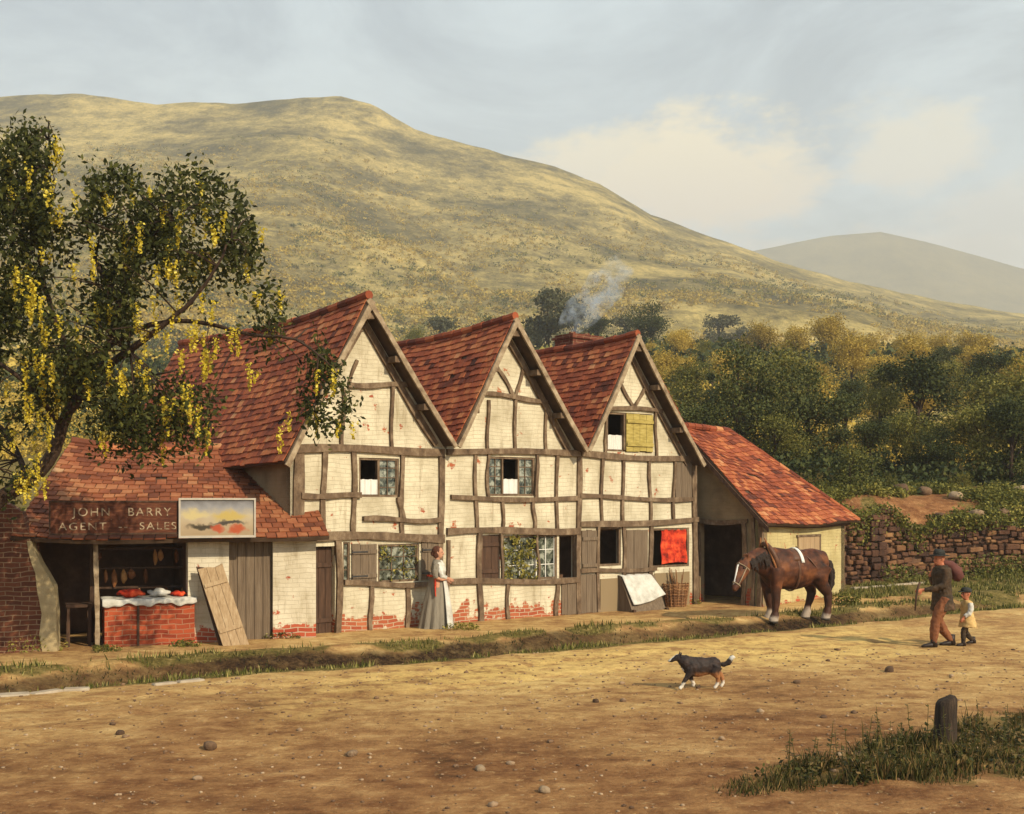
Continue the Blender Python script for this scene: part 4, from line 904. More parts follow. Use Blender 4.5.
B=MB(); B.tube([hc+V3((-.005,0,.03)),hc+V3((-.005,0,.07)),hc+V3((-.01,0,.11)),hc+V3((-.01,0,.118))],[(.083,.10),(.085,.10),(.06,.07),(.02,.02)],n=16,ref=(1,0,0)); B.tube([hc+V3((.05,0,.045)),hc+V3((.12,0,.04)),hc+V3((.14,0,.036))],[(.07,.012),(.05,.01),(.03,.006)],n=12); B.build('cap',M['blackhat'],CHD,smooth=True)

# --- horse: brown coat, white socks and blaze (object-space colouring of the coat)
def coat(name,build):
    m,nt,b,o=newmat(name); g=N(nt); P_=g.obj(); sx=g.n('ShaderNodeSeparateXYZ'); g.l(P_,sx.inputs[0]); nn=g.noise(P_,9,4,.6)
    g.l(build(g,sx.outputs[0],sx.outputs[1],sx.outputs[2],nn,P_),b.inputs['Base Color']); b.inputs['Roughness'].default_value=.62; b.inputs['Specular IOR Level'].default_value=.2
    g.bump(g.noise(P_,40,3,.6),.25,.006,b); return m
def hcoat(g,x,y,z,nn,P_):
    base=g.ramp(g.noise(P_,3.2,4,.6),[(.34,(.018,.007,.004)),(.5,(.070,.022,.009)),(.64,(.16,.056,.020))])
    zz=g.math('ADD',z,g.math('MULTIPLY',g.math('SUBTRACT',nn,.5),.14))
    low=g.mrange(zz,.62,.78,1,0); base=g.mix(g.math('MULTIPLY',low,.75),base,(.04,.016,.009))
    wh=g.mrange(g.math('ADD',zz,g.math('MULTIPLY',y,-.25)),.16,.26,.8,0); base=g.mix(wh,base,(.42,.34,.26)); return g.mix(g.mrange(z,.045,.06,1,0),base,(.05,.04,.03))
M['horse']=coat('bay_horse_coat',hcoat)
hx,hy=gp(794,621); HR=empty('horse',(hx,hy,0),R(27),'brown draught horse with white socks and black tail standing at the doorway','horse')
B=MB()
B.tube([(-.86,0,1.14),(-.78,0,1.16),(-.6,0,1.17),(-.35,0,1.13),(0,0,1.10),(.3,0,1.14),(.55,0,1.20),(.74,0,1.20),(.86,0,1.12)],
 [(.12,.18),(.22,.33),(.28,.43),(.32,.44),(.345,.43),(.335,.40),(.31,.36),(.24,.30),(.10,.16)],n=20,ref=(0,0,1))
B.tube([(-.62,0,1.28),(-.50,0,1.40),(-.3,0,1.42),(-.1,0,1.36)],[(.10,.14),(.10,.17),(.10,.14),(.08,.10)],n=12,ref=(0,0,1))   # withers
poll=V3((-1.36,-.09,1.33)); mz=V3((-1.80,-.22,.66))
B.tube([(-.52,0,1.20),(-.76,0,1.29),(-1.00,-.02,1.34),(-1.20,-.06,1.34),poll],[(.24,.40),(.19,.33),(.15,.26),(.12,.19),(.10,.13)],n=16,ref=(0,0,1))
hd=(mz-poll).normalized()
B.tube([poll-hd*.05,poll+hd*.10,poll+hd*.24,poll+hd*.40,poll+hd*.54,poll+hd*.66,poll+hd*.74],[(.075,.08),(.105,.145),(.10,.165),(.078,.115),(.062,.085),(.066,.080),(.045,.05)],n=14,ref=(1,0,.5))
for q in (-1,1): B.tube([poll+V3((.0,q*.06,.02)),poll+V3((.01,q*.075,.10)),poll+V3((.0,q*.08,.18))],[(.03,.02),(.032,.018),(.008,.006)],n=8)
def hleg(fr,q,x,dx=0):
    y=q*.20
    if fr: pts=[(x+.02,y*.85,1.15),(x-.01,y,.90),(x-.02+dx*.4,y,.62),(x+dx*.6,y,.50),(x+dx,y,.26),(x+dx-.01,y,.17),(x+dx-.05,y,.08),(x+dx-.06,y,0.0)]; rr=[(.17,.22),(.13,.15),(.095,.105),(.095,.10),(.068,.07),(.095,.092),(.10,.10),(.105,.105)]
    else: pts=[(x-.02,y*.8,1.18),(x-.10,y,.94),(x+.01,y,.76),(x+.14+dx*.5,y,.56),(x+.11+dx,y,.28),(x+.09+dx,y,.18),(x+.045+dx,y,.08),(x+.03+dx,y,0.0)]; rr=[(.21,.29),(.18,.24),(.13,.155),(.09,.11),(.070,.074),(.095,.092),(.10,.10),(.105,.105)]
    B.tube(pts,rr,n=12,ref=(1,0,0))
hleg(1,-1,-.62,-.05); hleg(1,1,-.58,.10); hleg(0,-1,.60,.06); hleg(0,1,.60,-.16)
hb=body('body',B,M['horse'],HR,.022,4)
B=MB(); p=[poll+hd*t for t in (.06,.2,.35,.5,.62)]; off=V3((-.6,0,.35)).normalized()
B.tube([p[i]+off*(.10,.135,.112,.08,.055)[i] for i in range(5)],[(.016,.02),(.026,.03),(.02,.02),(.018,.018),(.03,.022)],n=8); B.build('blaze',M['curtain'],HR,smooth=True)
for q in (-1,1):
    e=poll+hd*.22+V3((-.03,q*.098,.04)); B=MB(); B.ball(e,.022,10); B.build('eye',M['boot'],HR,smooth=True)
def hairs(paths,r,mat,name,parent,vox=.014):
    B=MB()
    for p in paths: B.tube(p,[r*f for f in (.8,1.1,1,.7,.25)],n=6)
    return body(name,B,mat,parent,vox,1)
rd=random.Random(2); ps=[]
for i in range(64):
    t=i/63; b0=V3((-.50,0,1.57)).lerp(poll+V3((.04,0,.06)),t); q=-1 if rd.random()<.75 else 1; L=rd.uniform(.14,.40)
    b0=b0+V3((0,0,.05*math.sin(t*3.1)-.02)); ps.append([b0,b0+V3((rd.uniform(-.01,.03),q*.07,-.02)),b0+V3((.02,q*.13,-L*.4)),b0+V3((.03,q*.15,-L*.75)),b0+V3((.03,q*.15,-L))])
for i in range(5): b0=poll+V3((-.02,rd.uniform(-.03,.03),.06)); ps.append([b0,b0+V3((-.06,0,0)),b0+V3((-.10,0,-.06)),b0+V3((-.12,0,-.12)),b0+V3((-.13,0,-.18))])
hairs(ps,.019,M['blackhair'],'mane',HR,.011)
ps=[]
for i in range(20):
    a=rd.uniform(0,6.28); r_=rd.uniform(.0,.05); L=rd.uniform(.62,.95); b0=V3((.83,0,1.30))
    o_=V3((math.cos(a)*r_,math.sin(a)*r_*1.5,0)); ps.append([b0+o_*.5,b0+o_+V3((.11,0,-.06)),b0+o_*1.6+V3((.16,0,-L*.4)),b0+o_*2+V3((.14,0,-L*.75)),b0+o_*1.4+V3((.10,0,-L))])
hairs(ps,.05,M['blackhair'],'tail',HR)
B=MB(); ring=[]
for i in range(21): 
    a=2*math.pi*i/20; ring.append(V3((-.66-.16*math.cos(a)*1.0+.02,.245*math.sin(a),1.23+.44*math.cos(a))))
B.tube(ring,[.055]*21,n=8,cap=False); col=B.build('collar',M['leather'],HR,smooth=True)
for q in (-1,1):
    B=MB(); B.tube([ring[10]+V3((-.02,q*.08,0)),V3((-.72,q*.27,1.2)),V3((-.83,q*.10,1.70)),V3((-.85,q*.06,1.80))],[.022,.025,.022,.012],n=8); B.build('hame',M['clutter'],col,smooth=True)
B=MB(); 
def girth(x,w,dr=.0,z0=None): 
    return [V3((x,(.335+dr)*math.sin(a),1.09+(.435+dr)*math.cos(a))) for a in [2*math.pi*i/24 for i in range(25)]]
B.tube(girth(-.12,.05),[(.014,.035)]*25,n=6,ref=(1,0,0),cap=False); B.build('girth_strap',M['leather'],HR,smooth=True)
B=MB(); pts=[V3((-.12,.32*math.sin(a),1.10+.435*math.cos(a))) for a in [R(-62+i*124/12) for i in range(13)]]
B.tube(pts,[(.03,.12)]*13,n=8,ref=(1,0,0)); sp=B.build('saddle_pad',M['leather'],HR,smooth=True)
B=MB(); pts=[V3((-.02,.345*math.sin(a),1.11+.465*math.cos(a))) for a in [R(-70+i*84/12) for i in range(13)]]
B.tube(pts,[(.012,.045)]*13,n=6,ref=(1,0,0)); B.build('white_strap',M['curtain'],sp,smooth=True)
B=MB(); pts=[V3((.05,.0,1.60))]+[V3((.05+.13*i,-.30-.03*math.sin(i),1.45-.13*i)) for i in range(1,6)]; B.tube(pts,[(.02,.012)]*6,n=6); B.build('breeching_strap',M['leather'],HR,smooth=True)
B=MB()
for t,rr in ((.58,(.072,.098)),(.16,(.115,.16))):
    c=poll+hd*t; s1=V3((0,1,0)); s2=hd.cross(s1).normalized(); B.tube([c+s1*rr[0]*math.cos(a)+s2*rr[1]*math.sin(a) for a in [2*math.pi*i/16 for i in range(17)]],.013,n=5,cap=False)
for q in (-1,1): B.tube([poll+hd*.16+V3((0,q*.118,0)),poll+hd*.58+V3((0,q*.075,0))],.012,n=5)
B.build('bridle',M['barge'],HR,smooth=True)
# --- dog
def dcoat(g,x,y,z,nn,P_):
    w=g.math('MULTIPLY',g.math('SUBTRACT',nn,.5),.10); zz=g.math('ADD',z,w); xx=g.math('ADD',x,w)
    base=g.ramp(g.noise(P_,12,3,.6),[(.3,(.012,.009,.009)),(.7,(.045,.028,.022))])
    tan=g.math('MULTIPLY',g.mrange(zz,.20,.26,1,0),g.mrange(xx,-.16,-.10,0,1)); base=g.mix(tan,base,(.28,.12,.045))
    wh=g.mrange(zz,.09,.12,1,0); base=g.mix(wh,base,(.60,.55,.46))
    return base
M['dog']=coat('collie_coat',dcoat)
dx,dy=gp(703,689); DG=empty('dog',(dx,dy,0),R(6),'black, tan and white collie dog trotting across the sunny road','dog')
B=MB()
B.tube([(-.27,0,.32),(-.20,0,.315),(-.08,0,.305),(.06,0,.315),(.18,0,.33),(.24,0,.33)],[(.06,.08),(.105,.14),(.105,.14),(.092,.118),(.09,.115),(.045,.06)],n=14,ref=(0,0,1))
B.tube([(-.20,0,.34),(-.28,0,.40),(-.33,0,.425)],[(.10,.115),(.085,.085),(.06,.058)],n=12)
B.tube([(-.30,0,.43),(-.35,0,.435),(-.40,0,.42),(-.45,0,.395),(-.48,0,.385)],[(.04,.04),(.052,.052),(.038,.036),(.022,.022),(.015,.013)],n=12)
for q in (-1,1): B.tube([(-.325,q*.032,.46),(-.315,q*.045,.505),(-.33,q*.05,.525)],[(.022,.012),(.018,.009),(.005,.004)],n=6)
def dl(pts,r): B.tube(pts,r,n=9)
dl([(-.20,-.055,.30),(-.21,-.06,.22),(-.27,-.06,.13),(-.31,-.06,.05),(-.345,-.06,.018)],[.062,.046,.030,.024,.024])
dl([(-.19,.055,.30),(-.16,.06,.21),(-.15,.06,.13),(-.11,.06,.06),(-.13,.06,.03)],[.062,.046,.030,.024,.024])
dl([(.18,-.05,.32),(.14,-.055,.23),(.20,-.055,.15),(.18,-.055,.06),(.14,-.055,.018)],[.085,.070,.034,.024,.024])
dl([(.19,.05,.32),(.20,.055,.22),(.28,.055,.16),(.30,.055,.07),(.265,.055,.02)],[.085,.070,.034,.024,.024])
body('body',B,M['dog'],DG,.009,3)
B=MB(); B.tube([(.23,0,.35),(.30,0,.33),(.36,0,.36),(.385,0,.40)],[.02,.034,.04,.036],n=9); tl=body('tail',B,M['blackhair'],DG,.008,2)
B=MB(); B.tube([(.38,0,.385),(.40,0,.42),(.43,0,.435),(.455,0,.43)],[.034,.034,.026,.006],n=9); B.build('tail_tip',M['cloth'],tl,smooth=True)
B=MB(); B.tube([(-.355,0,.478),(-.40,0,.447),(-.445,0,.412),(-.487,0,.388)],[(.013,.012),(.014,.016),(.018,.016),(.013,.012)],n=8); B.build('muzzle_blaze',M['cloth'],DG,smooth=True)
B=MB(); B.tube([(-.265,0,.36),(-.265,0,.29),(-.235,0,.23)],[(.03,.03),(.04,.04),(.02,.02)],n=9); B.build('chest_ruff',M['cloth'],DG,smooth=True)
for q in (-1,1): B=MB(); B.ball((-.385,q*.034,.44),.009,8); B.build('eye',M['boot'],DG,smooth=True)

# ------------------------------------------------------------------ post, walls, stones
gx,gy=gp(945,752); B=MB(); rd=random.Random(6); n=14; hts=[-.3,0,.12,.25,.36,.46,.52,.55,.56]; rr=[.128,.125,.12,.115,.112,.11,.105,.085,.04]
for z,r_ in zip(hts,rr):
    for i in range(n):
        a=2*math.pi*i/n; k=1+.05*math.sin(a*3+z*3)+rd.uniform(-.025,.025); B.v.append((r_*k*math.cos(a),r_*k*math.sin(a)*.9,z+.03*math.cos(a)*(1 if z>.4 else 0)))
for j in range(len(hts)-1):
    for i in range(n): B.face((j*n+i,j*n+(i+1)%n,(j+1)*n+(i+1)%n,(j+1)*n+i))
B.face([(len(hts)-1)*n+i for i in range(n)]); o=B.build('wooden_post',M['post'],smooth=True); o.location=(gx,gy,float(hz(gx,gy))); o.rotation_euler=(0,R(1.5),0); tag(o,'short dark weathered round topped post standing in the foreground weeds','post')
def boulder(n=10,sq=(1,1,1),rd=random,rough=.16,t=.5):
    B=MB(); B.ball((0,0,0),1,n,t); out=[]
    f=[rd.uniform(0,9) for _ in range(3)]
    for v in B.v:
        v=V3(v); k=1+rough*(math.sin(v.x*2.3+f[0])+math.sin(v.y*2.9+f[1])+math.sin(v.z*3.1+f[2])+rd.uniform(-.35,.35)); w=[abs(c)**.75*(1 if c>0 else -1) for c in v]
        out.append((w[0]*k*sq[0],w[1]*k*sq[1],w[2]*k*sq[2]))
    B.v=out; return B
# rubble wall right of the shed, turning into a lower retaining wall
wp=[(9.0,32.75),(10.2,34.0),(12.0,35.3),(15,36.0),(19,36.7),(24,37.4)]
seg=[0]; 
for a,c in zip(wp,wp[1:]): seg.append(seg[-1]+math.hypot(c[0]-a[0],c[1]-a[1]))
def wpt(s): return (np.interp(s,seg,[p[0] for p in wp]),np.interp(s,seg,[p[1] for p in wp]))
sw=empty('stone_wall',(9.0,32.75,0),0,'long red brown rubble stone wall between the shed and the right edge','wall')
B=MB(); rd=random.Random(12); z=.05; row=0
def wtop(s): return 2.15-.10*math.sin(s*.7)-.45*float(ss(2.2,3.6,s))-.10*math.sin(s*2.1)
while z<2.3:
    h=rd.uniform(.09,.2); s=rd.uniform(0,.2)
    while s<seg[-1]:
        w=rd.choice((.14,.2,.28,.36,.5))*rd.uniform(.8,1.2)
        if z+h*.5<wtop(s) and rd.random()>.01:
            x,y=wpt(s+w/2); x2,y2=wpt(s+w/2+.05); ang=math.atan2(y2-y,x2-x); ca,sa=math.cos(ang),math.sin(ang); t=rd.random(); yo=rd.uniform(-.09,.04); zo=.05*math.sin(s*1.7+z*3)+rd.uniform(-.025,.025)
            base=[]
            for (u,v_,q) in [(a_,b_,c_) for c_ in (-1,1) for b_ in (-1,1) for a_ in (-1,1)]:
                lu=u*(w/2-.012)*rd.uniform(.86,1.02); lv=v_*.17+yo; lz=q*(h/2-.004)*rd.uniform(.55,1.15)+z+h/2+zo
                base.append((x-9.0+ca*lu-sa*lv,y-32.75+sa*lu+ca*lv,lz+.18))
            B.add(base,[(0,2,3,1),(4,5,7,6),(0,1,5,4),(2,6,7,3),(0,4,6,2),(1,3,7,5)],t)
        s+=w
    z+=h; row+=1
st=B.build('stones',M['wallstone'],sw); bv=st.modifiers.new('b','BEVEL'); bv.width=.025; bv.segments=1
B=MB()
for i in range(60):
    s0,s1=seg[-1]*i/60,seg[-1]*(i+1)/60; a=wpt(s0);c=wpt(s1); h0,h1=min(wtop(s0),2.0)-.0,min(wtop(s1),2.0)
    a=(a[0]-9.0,a[1]-32.75);c=(c[0]-9.0,c[1]-32.75)
    B.add([(a[0],a[1]-.06,0),(c[0],c[1]-.06,0),(c[0],c[1]-.06,h1),(a[0],a[1]-.06,h0),(a[0],a[1]+.1,0),(c[0],c[1]+.1,0),(c[0],c[1]+.1,h1),(a[0],a[1]+.1,h0)],[(0,1,2,3),(7,6,5,4),(3,2,6,7)])
B.build('core',M['inside'],sw)
# dark buttress in the wall
bx_,by_=wpt(1.55); B=MB(); z=-.25
while z<2.1:
    h=rd.uniform(.13,.24); sp=rd.uniform(-.12,.12)
    for (u0,u1) in ((-.34,sp-.01),(sp+.01,.34)): B.box(u0+rd.uniform(-.03,.03),u1+rd.uniform(-.03,.03),-.36+rd.uniform(-.04,.04),.2,z,z+h-.015,rd.uniform(0,.35),jit=.022)
    z+=h
o=B.build('buttress',M['wallstone'],sw); o.location=(bx_-9.0,by_-32.75,.1); o.rotation_euler=(0,0,R(40)); b_=o.modifiers.new('b','BEVEL'); b_.width=.03; b_.segments=2
# kerb stones
def kerb(name,pts,label,seed):
    rd=random.Random(seed); rt=empty(name,(pts[0][0],pts[0][1],0),0,label,'kerb'); B=MB()
    for a,c in zip(pts,pts[1:]):
        L=math.hypot(c[0]-a[0],c[1]-a[1]); n=max(1,int(L/.6)); ang=math.atan2(c[1]-a[1],c[0]-a[0])
        for i in range(n):
            x=a[0]+(c[0]-a[0])*(i+.5)/n; y=a[1]+(c[1]-a[1])*(i+.5)/n; z=float(hz(x,y)); w=L/n/2-.01
            vs=[]
            for q in (-.1,.03):
                for v_ in (-.09,.09):
                    for u in (-w,w): vs.append((x-pts[0][0]+math.cos(ang)*u-math.sin(ang)*v_+rd.uniform(-.012,.012),y-pts[0][1]+math.sin(ang)*u+math.cos(ang)*v_+rd.uniform(-.012,.012),z+q+rd.uniform(-.012,.012)))
            B.add(vs,[(0,2,3,1),(4,5,7,6),(0,1,5,4),(2,6,7,3),(0,4,6,2),(1,3,7,5)],rd.random())
    o=B.build('stones',M['kerb'],rt); b=o.modifiers.new('b','BEVEL'); b.width=.02; return rt
K=lambda x,y:gp(x,y,.1)
kerb('kerb_stones',[K(-60,693),K(-10,689),K(30,687),K(62,683),K(90,682)],'row of pale kerb stones beside the ditch in the left corner',1)
kerb('kerb_stones',[K(152,678),K(176,676),K(203,673)],'short row of pale kerb stones beside the ditch, below the brick counter',2)
kerb('kerb_stones',[gp(852,588,.25),gp(890,586.5,.25),gp(930,584.5,.25)],'row of pale stones along the foot of the rubble wall',3)
# rocks: on the bank and on the road
protos=[]
for i in range(4):
    B=boulder(12,(1,.75,.55),random.Random(i),.10,t=i/3); o=B.build('rock',M['rock'],smooth=True); bpy.data.objects.remove(o); protos.append(bpy.data.meshes['rock' if i==0 else 'rock.%03d'%i])
def rock(x,y,s,i,label,group,sink=.35):
    o=bpy.data.objects.new('rock',protos[i%4]); C.objects.link(o); o.scale=(s,s,s); o.rotation_euler=(rd.uniform(-.2,.2),rd.uniform(-.2,.2),rd.uniform(0,6)); o.location=(x,y,float(hz(x,y))+s*.55*(1-sink*1.5)); tag(o,label,'rock',group)
rd=random.Random(5)
for i,(px,py,Y,s) in enumerate(((868,506,38.2,.34),(862,515,36.6,.22),(912,520,38,.2),(957,503,40,.26),(940,512,38.6,.22),(1003,520,39,.3),(1015,523,38.6,.2),(985,508,40.5,.24),(900,498,41,.35),(925,500,41,.3),(975,516,38.8,.3),(1020,506,41,.35))):
    x=(px-512)/F*Y; rock(x,Y,s,i,'brown boulder lying on the earth bank above the rubble wall','boulders on the bank')
for i,(px,py,s,lb) in enumerate(((889,673,.085,'pale stone on the road right of the dog, below the child'),(210,748,.09,'largest pale stone on the lower left road'),(352,755,.06,'small pale stone on the road near the bottom, left of centre'),(480,770,.055,'small pale stone alone near the bottom centre of the road'),(596,702,.05,'small stone on the road left of the dog'),(797,683,.05,'small pale stone on the road between the dog and the man'),(858,757,.06,'small pale stone at the left edge of the foreground weeds'),(545,793,.06,'stone at the very bottom of the road, centre'),(120,735,.05,'small stone on the road above the largest pale stone'))):
    x,y=gp(px,py); rock(x,y,s,i,lb,'stones on the road',.25)
# pebbles: nobody could count them
n=3600; PX=rng.uniform(-9,12,n); PY=rng.uniform(8,21,n); k=(PY<ditchY(PX)-.7); PX,PY=PX[k],PY[k]; n=len(PX); PS=rng.uniform(.006,.022,n)*(1+1.2*(rng.random(n)<.05)); PZ=hz(PX,PY)
B=MB(); B.ball((0,0,0),1,6); bv_=np.array(B.v); bf=B.f; allv=[];allf=[];tt=[]
for i in range(n):
    a=rng.uniform(0,6.28); c_,s_=math.cos(a),math.sin(a); v=bv_*np.array([PS[i]*1.3,PS[i],PS[i]*.6])*(1+.18*rng.normal(size=bv_.shape)); v=np.stack([v[:,0]*c_-v[:,1]*s_+PX[i],v[:,0]*s_+v[:,1]*c_+PY[i],v[:,2]+PZ[i]+PS[i]*.25],1)
    b0=len(allv); allv.extend(map(tuple,v)); allf.extend([tuple(b0+q for q in f) for f in bf]); tt.extend([rng.random()]*len(bf))
G=MB(); G.v=allv;G.f=allf;G.t=tt;G.m=[0]*len(allf); o=G.build('pebbles',M['rock'],smooth=True); tag(o,'loose pebbles scattered over the earth road','pebbles',kind='stuff')

# ------------------------------------------------------------------ vegetation
M['grass']=leafmat('grass_blades',[(0,(.035,.038,.010)),(.4,(.085,.09,.018)),(.75,(.19,.18,.04)),(1,(.40,.33,.12))])
M['weeds']=leafmat('weeds',[(0,(.018,.020,.007)),(.35,(.052,.056,.014)),(.6,(.105,.095,.024)),(.8,(.17,.105,.038)),(1,(.32,.21,.08))])
M['laburnum']=leafmat('laburnum_leaves',[(0,(.016,.020,.006)),(.5,(.052,.060,.014)),(.85,(.13,.13,.028)),(1,(.24,.21,.05))],.35)
M['blossom']=leafmat('yellow_blossom',[(0,(.40,.30,.02)),(.6,(.66,.52,.04)),(1,(.80,.68,.14))],.3)
def stops(*c): return [(i/(len(c)-1),x) for i,x in enumerate(c)]
M['leaf_dark']=leafmat('dark_evergreen_leaves',stops((.010,.016,.006),(.030,.042,.012),(.07,.080,.020),(.15,.14,.034)),.12,.25)
M['leaf_mid']=leafmat('olive_leaves',stops((.03,.036,.010),(.10,.105,.022),(.24,.21,.042),(.44,.35,.08)),.18,.3)
M['leaf_gold']=leafmat('golden_leaves',stops((.13,.09,.018),(.34,.235,.042),(.55,.39,.07),(.72,.54,.13)),.2,.3)
M['leaf_grey']=leafmat('grey_green_leaves',stops((.05,.052,.028),(.10,.10,.05),(.17,.155,.07)),.1,.2)
def blades(name,P,h,w,mat,label,cat,lean=.5,tint=None):
    n=len(P); a=rng.uniform(0,6.283,n); dx=np.cos(a);dy=np.sin(a); l=rng.uniform(.1,lean,n)*h
    la=rng.uniform(0,6.283,n); L=np.stack([np.cos(la)*l,np.sin(la)*l,h],1); S=np.stack([dx*w,dy*w,0*w],1)
    V_=np.stack([P-S,P+S,P+S*.35+L*.62*[1,1,1.12],P-S*.05+L],1)
    if tint is None: tint=rng.random(n)
    o=quads(name,V_,tint,mat); tag(o,label,cat,kind='stuff'); return o
# verge grass along the ditch
def scatter(n,x0,x1,y0,y1,dens):
    X=rng.uniform(x0,x1,n);Y=rng.uniform(y0,y1,n); k=rng.random(n)<dens(X,Y); return X[k],Y[k]
X,Y=scatter(260000,-9,16,14,34,lambda X,Y:np.clip((grass_mask(X,Y)*ss(6,0,Y-ditchY(X))-.25)*1.1,0,1)*(fbm(X*2.2,Y*2.2,77,3)>-.12)*ss(31,27,Y))
h=rng.uniform(.025,.11,len(X))*(1+.8*fbm(X*1.5,Y*1.5,71,3)); blades('verge_grass',np.stack([X,Y,hz(X,Y)-.005],1),h,.006+h*.06,M['grass'],'rough green grass growing along both sides of the ditch','grass')
X,Y=scatter(90000,-9,14,14,31,lambda X,Y:ditch_dark_mask(X,Y)*(fbm(X*2.5,Y*2.5,87,3)>.03)*.8)
h=rng.uniform(.02,.08,len(X)); blades('ditch_weeds',np.stack([X,Y,hz(X,Y)-.005],1),h,.006+h*.06,M['weeds'],'dark weeds and dead grass lying in the ditch','weeds',.9,rng.random(len(X))**2*.45)
X,Y=scatter(70000,6,26,28,38,lambda X,Y:(grass_mask(X,Y)>.35)*(fbm(X*1.3,Y*1.3,78,3)>-.15)*1.0)
h=rng.uniform(.03,.14,len(X)); blades('bank_grass',np.stack([X,Y,hz(X,Y)-.005],1),h,.010+h*.06,M['grass'],'grass at the foot of the rubble wall and behind the walkers','grass')
# foreground weeds
X,Y=scatter(150000,.8,8.5,8.5,15.5,lambda X,Y:np.clip(fgband(X,Y,.9*fbm(X*2,Y*2,76,3))*1.3-.15,0,1)*(fbm(X*2.5,Y*2.5,75,3)>-.16))
d_=fgband(X,Y)*ss(1,3.5,X)
h=rng.uniform(.02,.12,len(X))*(.35+.9*d_)*np.clip(1+1.9*fbm(X*1.8,Y*1.8,79,3),.3,2.2); blades('foreground_grass',np.stack([X,Y,hz(X,Y)-.005],1),h,.004+h*.03,M['weeds'],'dark tangled grass in the lower right corner round the post','grass',.7)
def weed(x,y,h,seed,leafy,label):
    rd=random.Random(seed); B=MB(); z=float(hz(x,y))
    tip=V3((rd.uniform(-.08,.08),rd.uniform(-.05,.05),h)); pts=[V3((0,0,-.02)),tip*.5+V3((rd.uniform(-.02,.02),0,0)),tip]
    B.tube(pts,[.006,.004,.0025],n=5,t=.5)
    for i in range(int(leafy)):
        t=rd.uniform(.15,1); b=pts[0].lerp(tip,t); a=rd.uniform(0,6.28); L=rd.uniform(.03,.075)*(1.3-t*.6); d=V3((math.cos(a),math.sin(a),rd.uniform(-.1,.7))).normalized(); s=d.cross(V3((0,0,1)))*L*.28
        B.add([b,b+d*L*.5+s,b+d*L,b+d*L*.5-s],[(0,1,2,3)],rd.random())
    o=B.build('weed',M['weeds']); o.location=(x,y,z); tag(o,label,'plant','weeds standing round the foreground post')
rd=random.Random(31)
for i in range(150):
    px=rd.uniform(780,1060); py=rd.uniform(722,800); x,y=gp(px,py)
    if fgband(x,y)<.35: continue
    weed(x,y,rd.uniform(.16,.50),i,rd.randint(10,34),'leafy dark weed stem among the grass round the foreground post')
# broad leafy clumps for weeds base
X,Y=scatter(16000,1.5,8.5,8.5,15.5,lambda X,Y:(fgband(X,Y)>.6)*(fbm(X*2.6,Y*2.6,83,3)>0.02)*.8)
P_=np.stack([X,Y,hz(X,Y)+rng.uniform(.01,.16,len(X))],1); o=quads('ground_leaves',leafq(P_,.055,.3,.7),rng.random(len(P_))**1.5,M['weeds']); tag(o,'low broad leaves of weeds in the lower right corner','weeds',kind='stuff')
# plants at wall feet
def bush(name,x,y,r,h,n,size,mat,label,cat='plant',group=None,z=None,seed=0):
    z=float(hz(x,y)) if z is None else z
    th=rng.uniform(0,6.283,n); q=rng.random(n)**.5*r*(1+.3*np.sin(th*3+seed)); zz=rng.random(n)*h*np.sqrt(np.clip(1-(q/r/1.35)**2,0.05,1))
    P_=np.stack([q*np.cos(th),q*np.sin(th)*.7,zz],1); o=quads(name,leafq(P_,size,.2,.5),np.clip(rng.normal(.5,.25,n),0,1),mat); o.location=(x,y,z); tag(o,label,cat,group); return o
for i,(px,py,r,h,lb) in enumerate(((30,655,.5,.3,'weeds at the foot of the dark ruined wall'),(105,655,.25,.12,'weeds at the left foot of the red brick counter'),(185,650,.25,.12,'weeds at the right foot of the red brick counter'),(282,642,.3,.12,'weeds at the foot of the white brick pier'),(462,633,.35,.14,'weeds at the house wall right of the woman'),(690,606,.3,.16,'weeds at the post between basket and doorway'),(846,598,.35,.3,'green weeds at the corner of the shed'),(900,584,.7,.5,'green plants at the wall left of the man'),(990,582,1.3,.7,'green plants at the wall behind the child'),(1030,580,1.0,.7,'green plants at the wall by the right edge'))):
    x,y=gp(px,py,.25 if px>840 else 0); bush('weed_clump',x,y,r,h,int(500*r+150),.05 if px<840 else .09,M['grass'] if i%2 else M['leaf_mid'],lb,'plant','plants at the foot of the walls',seed=i)
# leaves in the green lattice window
r=rects['g2l']; n=900; P_=np.stack([rng.uniform(0,U(536)-r[0],n),rng.normal(0,.02,n)-.02,rng.uniform(0,r[3]-r[1],n)],1)
k=fbm(P_[:,0]*5,P_[:,2]*5,90,3)>-.02; P_=P_[k]; o=quads('creeper',leafq(P_,.07,0,.6),rng.random(len(P_)),M['leaf_mid']); puth(o,r[0],0,r[1]); tag(o,'green creeper growing over the left half of the second bay window','plant')
r=rects['g1l']; n=420; P_=np.stack([rng.uniform(.03,r[2]-r[0]-.03,n),rng.normal(0,.02,n)-.01,rng.uniform(0.03,r[3]-r[1]-.02,n)],1)
k=fbm(P_[:,0]*6,P_[:,2]*6,91,3)>.0; P_=P_[k]; o=quads('creeper',leafq(P_,.06,0,.6),rng.random(len(P_)),M['leaf_mid']); puth(o,r[0],0,r[1]); tag(o,'yellow green creeper round the window left of the woman','plant')

